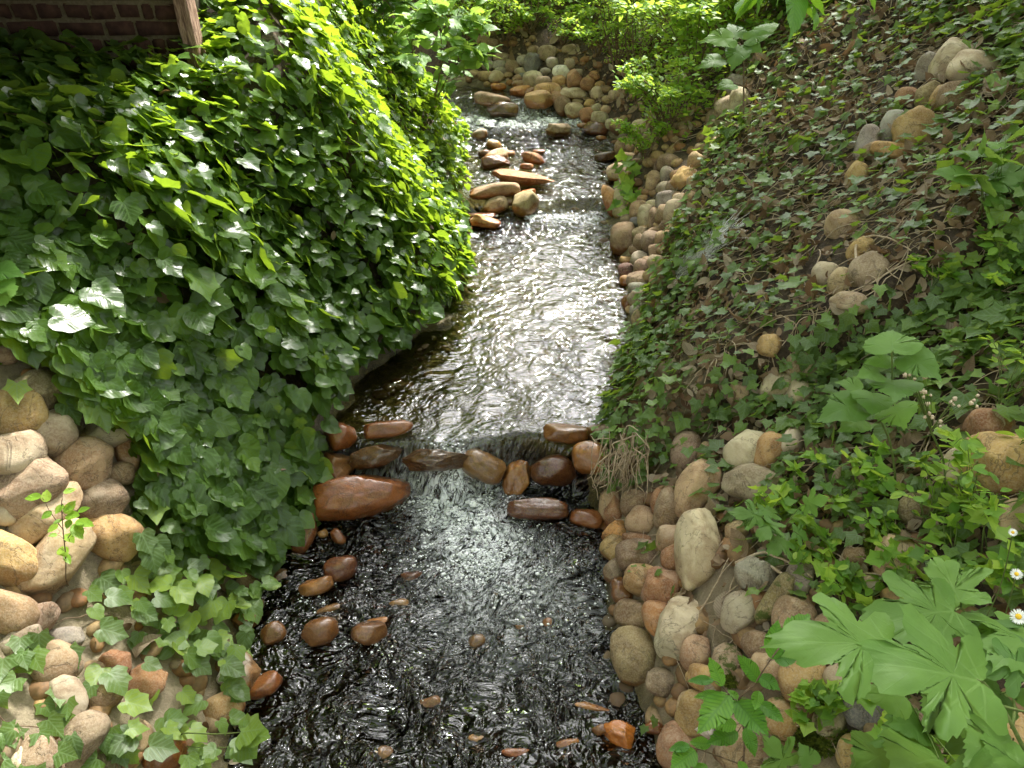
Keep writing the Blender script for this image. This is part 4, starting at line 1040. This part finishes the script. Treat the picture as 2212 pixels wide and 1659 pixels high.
plant('ivy_sprig', 'bright yellow-green sprig entering at the left edge above the cobbles', 'seedling', 'B', [[(-60, 330, 1.9), (-20, 200, 1.8), (0, 160, 1.75)]],
      [(-60, 150, 115, 160, 1.75, 1.72, 0, .9), (-50, 240, 75, 240, 1.75, 1.7, 1, 1.1), (-40, 260, 20, 330, 1.76, 1.7, 2, 1.3)], (M['gstem'], M['mulberry']), (-60, 330, 2.0), TM, 1.8)
# ivy sprig floating over the lower pool
plant('ivy_spray', 'ivy spray reaching out over the lower pool from the left bank', 'ivy', 'A', [[(1100, 1450, 2.15), (1290, 1455, 2.1), (1450, 1445, 2.05)], [(1120, 1530, 2.2), (1300, 1540, 2.12), (1435, 1520, 2.08)]],
      [(1450, 1445, 1580, 1420, 2.05, 2.0, 0, 1.0), (1460, 1440, 1520, 1385, 2.05, 2.05, 1, 1.3), (1440, 1470, 1510, 1560, 2.05, 2.02, 2, 1.3), (1470, 1460, 1620, 1470, 2.04, 2.0, 3, .8), (1435, 1520, 1540, 1600, 2.07, 2.03, 0, 1.1), (1430, 1530, 1345, 1600, 2.07, 2.05, 1, 1.0), (1300, 1540, 1210, 1600, 2.1, 2.06, 2, 1.1), (1440, 1540, 1480, 1600, 2.08, 2.04, 3, 1)],
      (M['gstem'], M['ivy2']), (1090, 1450, 2.3), TI, 2.1, stemr=.003)
# thin sapling right of the stream and the branch hanging in at the top
plant('thin_sapling', 'thin dark-stemmed sapling with broad leaves at the foot of the far right slope', 'sapling', 'G',
      [[(528, 720, 3.5), (530, 450, 3.4), (528, 250, 3.3)], [(528, 280, 3.3), (470, 240, 3.25)], [(528, 280, 3.3), (600, 240, 3.25)]],
      [(470, 230, 290, 230, 3.25, 3.2, 0, .8), (510, 270, 460, 400, 3.25, 3.2, 1, 1.0), (540, 260, 640, 300, 3.25, 3.2, 2, 1.0), (540, 240, 700, 190, 3.25, 3.2, 3, .8), (500, 230, 450, 130, 3.3, 3.35, 0, 1.1), (400, 350, 270, 390, 3.3, 3.25, 1, .8), (600, 220, 740, 120, 3.3, 3.3, 2, .8), (470, 500, 380, 520, 3.35, 3.3, 1, 1)],
      (M['stem'], M['mulberry']), (528, 740, 3.6), TM, 3.3, stemr=.008)
def branch(name, label, pts, lv, temps, reg='G', mats=None, stemr=.006):
    def p3(X, Y, d): u, v = px(reg, X, Y); return at_d(np.float64(u), np.float64(v), d)
    e = empty(name, p3(*pts[0]), label, 'branch'); mb = MB(); V, T = tube(smoothline([p3(*q) for q in pts], 4), np.linspace(1, .4, (len(pts)-1)*4+1)*stemr, 6); mb.add(V, T); tips = V
    for (bx, by, tx, ty, d1, d2, ti, wd) in lv:
        a, b = p3(bx, by, d1), p3(tx, ty, d2); N = unit(CAM-(a+b)/2)*-.2 + np.array([.1, .5, .8]) + rng.normal(0, .1, 3); V, T, lc = lf(temps[ti % len(temps)], a, b, N, wd)
        kk = ((tips - a)**2).sum(1).argmin(); pv, pt = tube(smoothline([tips[kk], (tips[kk]+a)/2, a], 2), .0015, 4); mb.add(pv, pt)
        mk('leaf', V - np.array(e.location), T, mats[1], {'rnd': np.full(len(V), random.random()), 'lc': lc}, e)
    mb.build('twig', mats[0], e); return e
branch('overhanging_branch', 'branch end with broad backlit leaves hanging in at the top edge', [(1000, -260, 2.0), (850, -90, 1.9), (640, -60, 1.85), (560, -30, 1.85)],
       [(640, -60, 455, 110, 1.85, 1.85, 0, .75), (560, -20, 480, 60, 1.87, 1.85, 3, 1), (840, -80, 835, 205, 1.9, 1.86, 1, .62), (960, 50, 970, 170, 1.92, 1.9, 2, .8), (900, -60, 1030, 70, 1.92, 1.9, 3, .8), (640, -40, 590, 100, 1.87, 1.87, 2, .7), (930, 10, 840, 70, 1.93, 1.95, 2, .8), (860, -20, 950, 90, 1.95, 1.95, 1, .9), (1290, -60, 1330, 60, 2.1, 2.1, 0, .9), (760, -60, 720, 30, 1.9, 1.9, 1, 1)],
       TM, mats=(M['stem'], M['elm']))

# ------------------------------------------------------------------ shrubs and herbs
def shrub(name, label, base, height, spread, nst, nleaf, size, mat, temps, seed, lean=(0, 0), cat='shrub', group=None, woody='stem', stemr=.005, arch=.5, low=.15):
    g = np.random.default_rng(seed); base = np.array([base[0], base[1], float(HT(np.array([base[0]]), np.array([base[1]]))[0])]); e = empty(name, base, label, cat, group)
    mb = MB(); LP_, LD, LS = [], [], []
    for s in range(nst):
        a = g.uniform(0, 2*pi); rr = spread*g.uniform(.2, 1)**.7; h = height*g.uniform(.55, 1.05); end = base + [cos(a)*rr + lean[0]*h, sin(a)*rr + lean[1]*h, h]
        mid = base*(1-.5) + end*.5 + [0, 0, arch*h*.3] + g.normal(0, .06*h, 3); L = smoothline([base + g.normal(0, .01, 3), mid, end, end + [cos(a)*.12*spread, sin(a)*.12*spread, -.08*h]], 5)
        V, T = tube(L, np.linspace(1, .3, len(L))*stemr, 4); mb.add(V, T)
        m = max(1, nleaf//nst); t = g.uniform(low, 1, m)**.8*(len(L)-1.01); i = t.astype(int); p = L[i] + (L[i+1]-L[i])*(t-i)[:, None]
        al = g.uniform(0, 2*pi, m); out = np.stack([np.cos(al), np.sin(al), g.uniform(-.3, .5, m)], 1); tw = g.uniform(.0, .14, m)*height*.8
        LP_.append(p + out*tw[:, None]); LD.append(out + g.normal(0, .3, (m, 3))); LS.append(g.uniform(.6, 1.2, m)*size)
    P = np.vstack(LP_); mb.build('stem', M[woody], e)
    leaves('foliage', temps, P, np.vstack(LD), np.array([.1, .1, 1.0]) + g.normal(0, .45, (len(P), 3)), np.concatenate(LS), mat, e, rnd=g.random(len(P)))
    return e
def gpt(u, v): p, _ = hit(u, v); return p[0]
SH = [ # name, label, u, v, height, spread, stems, leaves, size, temps, lean
 ('leafy_sapling', 'slender dark-stemmed sapling leaning over the stream from the ivy bank', 925, 270, 1.0, .42, 9, 330, .095, 'M', (.10, -.2)),
 ('leafy_sapling', 'taller thin sapling rising out of the ivy at the top edge', 850, 160, 1.0, .3, 6, 190, .07, 'M', (0, 0)),
 ('arching_bramble', 'arching yellow-green bramble behind the far bend rocks', 1150, 75, .55, .6, 12, 620, .045, 'B', (0, -.1)),
 ('arching_bramble', 'low bramble at the left of the far bend rocks', 1030, 90, .5, .5, 10, 520, .05, 'B', (0, 0)),
 ('arching_bramble', 'small lime bramble drooping over the top of the far rocks', 1090, 95, .3, .35, 10, 380, .045, 'B', (0, -.2)),
 ('arching_bramble', 'bright bramble spilling over the dark upright rock', 1215, 100, .32, .35, 10, 400, .042, 'B', (0, -.2)),
 ('arching_bramble', 'lime bramble between the far bend rocks and the thicket', 1290, 120, .35, .35, 10, 420, .04, 'B', (0, -.15)),
 ('tall_weed', 'tall dark-stemmed weed thicket in front of the far slope', 1370, 215, .95, .32, 16, 1500, .024, 'B', (0, -.05)),
 ('tall_weed', 'feathery tall weed beside the stone bend', 1330, 150, .9, .35, 14, 1200, .024, 'B', (0, -.05)),
 ('tall_weed', 'tall weed clump with white specks at the top centre', 1420, 110, 1.0, .4, 16, 1400, .028, 'B', (0, 0)),
 ('leafy_shrub', 'bright green shrub between the thicket and the dark right slope', 1500, 190, .8, .42, 16, 950, .055, 'B', (-.1, -.1)),
 ('leafy_shrub', 'sunlit yellow-green shrub at the foot of the far right slope', 1440, 290, .45, .28, 14, 800, .038, 'B', (-.15, -.1)),
 ('leafy_shrub', 'pale green shrub high on the far right slope', 1545, 110, .7, .45, 14, 700, .07, 'B', (-.1, -.1)),
 ('leafy_shrub', 'small bright shrub growing on the cobble wall', 1395, 350, .28, .2, 10, 360, .034, 'B', (-.3, -.1)),
 ('leafy_shrub', 'broad pale shrub at the top right of the far slope', 1640, 60, .55, .4, 12, 420, .08, 'M', (-.1, -.1)),
]
TT = dict(M=TM, B=TB, S=TS1, E=TE)
for i, (nm, lb, u, v, h, sp, ns, nl, sz, tt, ln) in enumerate(SH):
    p = gpt(u, v); shrub(nm, lb, p, h, sp, ns, int(nl*1.6), sz, M['mulberry'] if tt == 'M' else M['bush'], TT[tt], 200+i, ln)
# thickets on the far slope and beyond the frame
FP = np.array([[x_, y_] for x_, y_ in [(-1.9, 8.6), (-1.1, 8.5), (-.5, 8.35), (.15, 8.5), (.75, 8.2), (1.35, 8.0), (1.8, 7.4), (2.2, 7.9), (-.1, 8.9), (-.25, 8.15), (.45, 8.15), (1.1, 7.7), (-1.4, 8.1), (1.6, 6.9), (-2.4, 9.2), (-1.3, 9.4), (-.5, 9.0), (.3, 9.6), (1.0, 9.1), (1.9, 9.0), (2.7, 8.6), (-.9, 10.4), (.8, 10.5), (2.2, 10.2), (-2, 10.8), (3.6, 9.4)]])
for i, (a, b) in enumerate(FP): shrub('background_shrub', None, (a, b), random.uniform(.45, 1.0), .7, 16, 1300, .055, M['bush'], TB, 300+i)
for o, l in zip([o for o in COL.objects if o.name.startswith('background_shrub')], range(99)):
    u, v, d = project(np.array([o.location[:]])); tag(o, 'loose green shrub in the thicket behind the far bend', 'shrub', 'shrubs behind the far bend')
# ground cover behind the bend
P, nr, u, v, d = bank_points([([(900, -300), (1660, -300), (1560, 230), (1480, 330), (1400, 290), (1280, 110), (1150, 60), (1000, 80), (900, 60)], .95)], 300000)
n = len(P); P = P + np.array([0, 0, 1])*(rng.random(n)**2*.55)[:, None]
tag(leaves('ground_cover', TB, P, rng.normal(0, 1, (n, 3)), np.array([0, 0, 1.]) + rng.normal(0, .5, (n, 3)), rng.uniform(.025, .06, n), M['bush'], rnd=rng.random(n)), 'low weeds covering the ground behind the far bend', 'weeds', kind='stuff')
print('cover', n)
for i, (u, v, h, nl, lb) in enumerate([(1700, 1130, .14, 70, 'pale herb between the wide pinkish boulder and the ivy'), (1790, 1110, .16, 80, 'light green herb in front of the dried flower heads'), (1880, 1060, .16, 80, 'light green herb right of the mulberry stem'),
        (1960, 1290, .14, 70, 'yellowish herb beside the squarish boulder'), (2060, 1260, .22, 90, 'leafy herb below the biggest ochre boulder'), (2130, 1200, .25, 90, 'tall herb between the two large daisies and the boulder'), (1830, 1320, .12, 70, 'low herb under the upper lobed mulberry leaf'),
        (1740, 1210, .12, 60, 'small bright herb above the forked root'), (2170, 640, .22, 80, 'broad-leaved weed high at the right edge'), (2010, 620, .12, 60, 'small weed in the ivy near the mauve stones'), (2150, 1010, .22, 90, 'bushy weed behind the biggest ochre boulder'), (1930, 1620, .2, 90, 'leafy weed at the bottom edge under the mulberry'), (1780, 1600, .14, 60, 'yellow-green weed in the moss at the bottom edge')]):
    shrub('weed', lb, gpt(u, v), h, h*.8, 7, nl, .045, M['bush'], TB + TS1, 430+i, cat='weed', woody='gstem', stemr=.002)
# leafy bits on the lower right slope
for i, (u, v, lb, h, nl) in enumerate([(2120, 480, 'leafy sprig with broad pale leaves at the right edge', .28, 26), (2080, 1120, 'green herb with narrow leaves behind the daisies', .35, 60), (2000, 1150, 'weedy herb beside the squarish boulder', .25, 60), (1900, 1210, 'low herb growing against the moss cushion', .15, 50), (2150, 900, 'upright weed among ivy at the right edge', .3, 60)]):
    shrub('weed', lb, gpt(u, v), h, h*.5, 6, nl, .04 if i else .11, M['mulberry'] if i == 0 else M['bush'], TM if i == 0 else TB, 400+i, cat='weed', woody='gstem', stemr=.002)
# yellow-green vine across the cobble wall
P = np.array([gpt(u, v) + [0, 0, .05] for u, v in ((1400, 330), (1375, 370), (1350, 400), (1362, 440), (1345, 480))]); e = empty('creeping_vine', P[0], 'yellow-green vine trailing down the right cobble wall to the water', 'vine')
mb = MB(); L = smoothline(P, 6); V, T = tube(L, .003, 4); mb.add(V, T); mb.build('stem', M['gstem'], e); m = 46; i = rng.integers(0, len(L), m)
leaves('foliage', TS1, L[i] + rng.normal(0, .045, (m, 3)) + [0, 0, .03], rng.normal(0, 1, (m, 3)), np.array([-.3, -.5, .8]) + rng.normal(0, .3, (m, 3)), rng.uniform(.05, .09, m), M['bush'], e)

# daisies and dried flower heads
def daisy(u, v, d, r, label):
    c = at_d(np.float64(u), np.float64(v), d); g = HT(np.array([c[0]+.05]), np.array([c[1]]))[0]; base = np.array([c[0]+.05, c[1], g]); e = empty('daisy', base, label, 'flower', 'daisies at the right edge')
    vd = unit(unit(CAM-c) + [0, 0, .4]); a = unit(np.cross(vd, [0, 0, 1])); b = np.cross(vd, a); mb = MB()
    for k in range(26):
        t = 2*pi*k/26 + random.uniform(-.08, .08); dd = cos(t)*a + sin(t)*b; V, T, lc = lf(TB[k % 5], c + dd*r*.3, c + dd*r + vd*random.uniform(-.002, .003), vd, .5); mb.add(V, T)
    mb.build('petals', M['white'], e); mb = MB(); V, T = ICO[3]; mb.add(c + V[:, :1]*a*r*.36 + V[:, 1:2]*b*r*.36 + V[:, 2:]*vd*r*.2, T); mb.build('disc', M['yellow'], e)
    mb = MB(); V, T = tube(smoothline([base, (base+c)/2 + [.02, 0, 0], c], 5), .0016, 5); mb.add(V, T); mb.build('stem', M['gstem'], e)
daisy(2196, 1240, 1.7, .013, 'white daisy with yellow centre, upper of the two at the right edge')
daisy(2200, 1332, 1.6, .017, 'large white daisy with yellow centre above the lobed leaves')
daisy(2188, 1150, 1.8, .010, 'small half-open white daisy highest at the right edge')
e_u = [(1962, 800), (1985, 830), (1998, 860), (2010, 890), (2020, 905), (2060, 865), (2105, 868)]
base = gpt(2040, 1080); e = empty('dried_flower', base, 'dried weed with fluffy tan seed heads right of the sapling', 'flower'); mb = MB(); hbs = [MB() for _ in range(7)]
top = at_d(np.float64(2010), np.float64(930), 2.1); V, T = tube(smoothline([base, (base+top)/2 + [.01, 0, .02], top], 5), .003, 5); mb.add(V, T)
for j in range(30):
    u, v = e_u[j % 7]; c = at_d(np.float64(u + random.uniform(-14, 14)), np.float64(v + random.uniform(-18, 18)), 2.05 + random.uniform(-.04, .04))
    V, T = tube(smoothline([top, (top+c)/2 + [0, 0, .005], c], 3), .0009, 4); mb.add(V, T); V, T = ICO[2]; r_ = random.uniform(.003, .0065); hbs[j % 7].add(V*r_*(1 + .5*vn(V*6 + j, 2))[:, None] + c, T)
mb.build('stem', M['gstem'], e); [hb.build('seed_head', M['fluff'], e) for hb in hbs]

# moss
for i, (X, Y, w, h, lb) in enumerate([(1370, 335, 190, 270, 'bright moss cushion on the stone beside the squarish boulder'), (1000, 1480, 330, 220, 'moss mat between the slate-grey and the ochre boulders'), (1010, 1230, 200, 130, 'moss patch above the slate-grey boulder'), (480, 1140, 110, 60, 'small moss patch under the toothed seedling'), (1880, 100, 260, 120, 'moss at the foot of the biggest ochre boulder')]):
    u, v = px('I', X, Y); w *= .36; h *= .36; m = 2600; rr = np.sqrt(rng.random(m)); th = rng.uniform(0, 2*pi, m); uu = u + rr*np.cos(th)*w/2; vv = v + rr*np.sin(th)*h/2
    P, t = hit(uu, vv); nr_ = normal(P[:, 0], P[:, 1]); P = P + nr_*(.022*np.sqrt(np.maximum(1-rr**2, 0)) + .004*rng.random(m))[:, None]*(2 if i == 0 else 1)
    tip = nr_ + rng.normal(0, .6, (m, 3)); o = leaves('moss', [template('simple', 5, rings=1)], P, tip, rng.normal(0, 1, (m, 3)), rng.uniform(.008, .017, m), M['moss']); tag(o, lb, 'moss', kind='stuff')

# roots hanging off the right bank above the lower pool, cobweb, sticks
c0 = at_d(np.float64(1340), np.float64(960), 3.15); e = empty('hanging_roots', c0, 'tangle of thin pale roots hanging from the right bank beside the step', 'roots'); mb = MB(); g = np.random.default_rng(4)
for j in range(60):
    a = at_d(np.float64(g.uniform(1300, 1400)), np.float64(g.uniform(930, 985)), 3.1 + g.uniform(-.05, .1)); L_ = g.uniform(.08, .26); b = a + [g.uniform(-.08, .05), g.uniform(-.06, .0), -L_]
    V, T = tube(smoothline([a, a*.6 + b*.4 + g.normal(0, .02, 3), a*.25 + b*.75 + g.normal(0, .015, 3), b], 4), np.linspace(1, .4, 13)*g.uniform(.0016, .0036), 4); mb.add(V, T)
mb.build('root_strands', M['root'], e)
c0 = gpt(1500, 580); e = empty('spider_web', c0, 'torn white spider web sheet over the ivy beside the cobble wall', 'spider web'); mb = MB()
for j in range(330):
    s_ = g.random(); u0, v0 = 1440 + 120*s_ + g.normal(0, 6), 622 - 88*s_ + g.normal(0, 12); q = 14 + 50*g.random(); an = RAD(-36 + g.normal(0, 16)); u1, v1 = u0 + q*cos(an), v0 + q*sin(an)
    (a, b), _ = hit([u0, u1], [v0, v1]); a = a + [0, 0, .07]; b = b + [0, 0, .07]; V, T = tube(smoothline([a, (a+b)/2 - [0, 0, .006], b], 2), .0008, 3); mb.add(V, T)
mb.build('silk', M['web'], e)
def stick(name, label, pts, r, mat='root', lift=.03):
    P = np.array([gpt(*px('I', *q)) + [0, 0, lift] for q in pts]); e = P[0].copy(); mb = MB(); L = smoothline(P, 5); L = L + .004*np.stack([n2(L[:, 0]*40, L[:, 1]*40, q) for q in (1, 2, 3)], 1)
    V, T = tube(L, np.linspace(1, .45, len(L))*r, 6); mb.add(V, T); return tag(mb.build(name, M[mat], loc=e), label, 'stick')
stick('stick', 'long pale stick leaning past the moss cushion', [(1090, 500), (1110, 420), (1230, 260), (1400, 90), (1480, 20)], .006)
stick('stick', 'pale forked root lying above the round mauve cobble', [(470, 490), (560, 460), (690, 520), (770, 600), (780, 720)], .008, lift=.05)
stick('stick', 'lichen-crusted twig crossing the pale root', [(480, 500), (600, 440), (700, 460), (920, 590)], .006, lift=.06)
stick('stick', 'thin dry stalk running down through the litter by the revetment', [(170, 960), (260, 760), (340, 620), (440, 430)], .004)
stick('stick', 'bent pale root at the upper right among ivy', [(1170, -1280), (1190, -1400), (1330, -1420), (1500, -1330)], .006, lift=.08)
stick('stick', 'crooked brown root in the middle of the right slope', [(310, -870), (330, -960), (390, -1010), (350, -1060)], .006, 'stem', .04)
for i, (u, v, a) in enumerate([(1410, 830, 30), (1385, 880, 80), (2070, 300, 10), (2120, 290, 70), (1700, 280, 20), (1690, 455, 160), (1590, 1290, 0), (1850, 1090, 40), (290, 1430, 60), (1650, 1250, 30)]):
    p = gpt(u, v) + [0, 0, .03]; an = RAD(a); o = leaves('dead_leaf', [TD[i]], np.array([p]), np.array([[cos(an), sin(an), 0.]]), np.array([[-.3, -.3, 1.]]), np.array([.14 if i < 2 else .1]), M['dead'], rnd=np.array([.3 + .06*i]))
    tag(o, ['large curled brown leaf caught above the hanging roots', 'broad russet dead leaf resting on the slope foot', 'pale dead leaf near the high cream boulder', 'bleached dead leaf at the upper right', 'rolled tan leaf on the dark upper slope', 'dry leaf on the dark ivy beside the cobble wall', 'grey dead leaf among the lower cobbles', 'withered leaf under the mulberry sapling', 'crumpled dead leaf in the left cobbles', 'dry grey leaf next to the pale forked root'][i], 'dead leaf')

# ------------------------------------------------------------------ trees round about (shade and reflections)
def tree(base, h, r, seed, nl=9000, lean=(0, 0)):
    g = np.random.default_rng(seed); base = np.array([base[0], base[1], float(HT(np.array([base[0]]), np.array([base[1]]))[0]) - .1])
    e = empty('tree', base, 'leafy tree standing back from the stream outside the picture', 'tree', 'trees around the stream')
    mb = MB(); L = smoothline([base, base + [g.normal(0, .1), g.normal(0, .1), h*.35], base + [g.normal(0, .3) + lean[0]*.7, g.normal(0, .3) + lean[1]*.7, h*.8]], 6); V, T = tube(L, np.linspace(1, .35, len(L))*.035*h, 8); mb.add(V, T)
    cs = []
    for k in range(22):
        a = g.uniform(0, 2*pi); z_ = g.uniform(.35, 1); rr = r*math.sqrt(max(.05, 1-((z_-.62)/.45)**2))*g.uniform(.35, .95); c = base + [cos(a)*rr + lean[0], sin(a)*rr + lean[1], z_*h]; cs.append(c)
        s_ = L[min(len(L)-1, int(z_*.75*len(L)))]; V, T = tube(smoothline([s_, (s_+c)/2 + [0, 0, .15], c], 3), np.linspace(1, .3, 7)*.012*h, 5); mb.add(V, T)
    mb.build('trunk', M['bark'], e); cs = np.array(cs); i = g.integers(0, len(cs), nl); P = cs[i] + unit(g.normal(size=(nl, 3)))*(g.random(nl)**.45*r*.42)[:, None]
    leaves('crown', TB, P, g.normal(0, 1, (nl, 3)), g.normal(0, 1, (nl, 3)) + [0, 0, .8], g.uniform(.09, .2, nl), M['bush'], e, rnd=g.random(nl)); return e
for i, (a, b, h, r) in enumerate([(-4.5, 9.5, 6, 2.6), (-6.0, 5.0, 6.5, 2.6), (-3.4, 13, 6.5, 2.4), (5.6, 7.2, 6.0, 2.5), (6.2, 2.8, 6.0, 2.6), (-1.5, -5.5, 6.5, 3.0), (4, -4.5, 6.5, 3.0)]): tree((a, b), h, r, 500+i)
tree((3.7, 5.9), 4.2, 1.5, 601, 4200, (-1.9, -.3)); tree((5.2, 7.8), 4.8, 2.0, 602, 9000, (-1.5, -.7)); tree((-3.6, 1.5), 5.5, 2.0, 603, 5000, (1.2, .4))
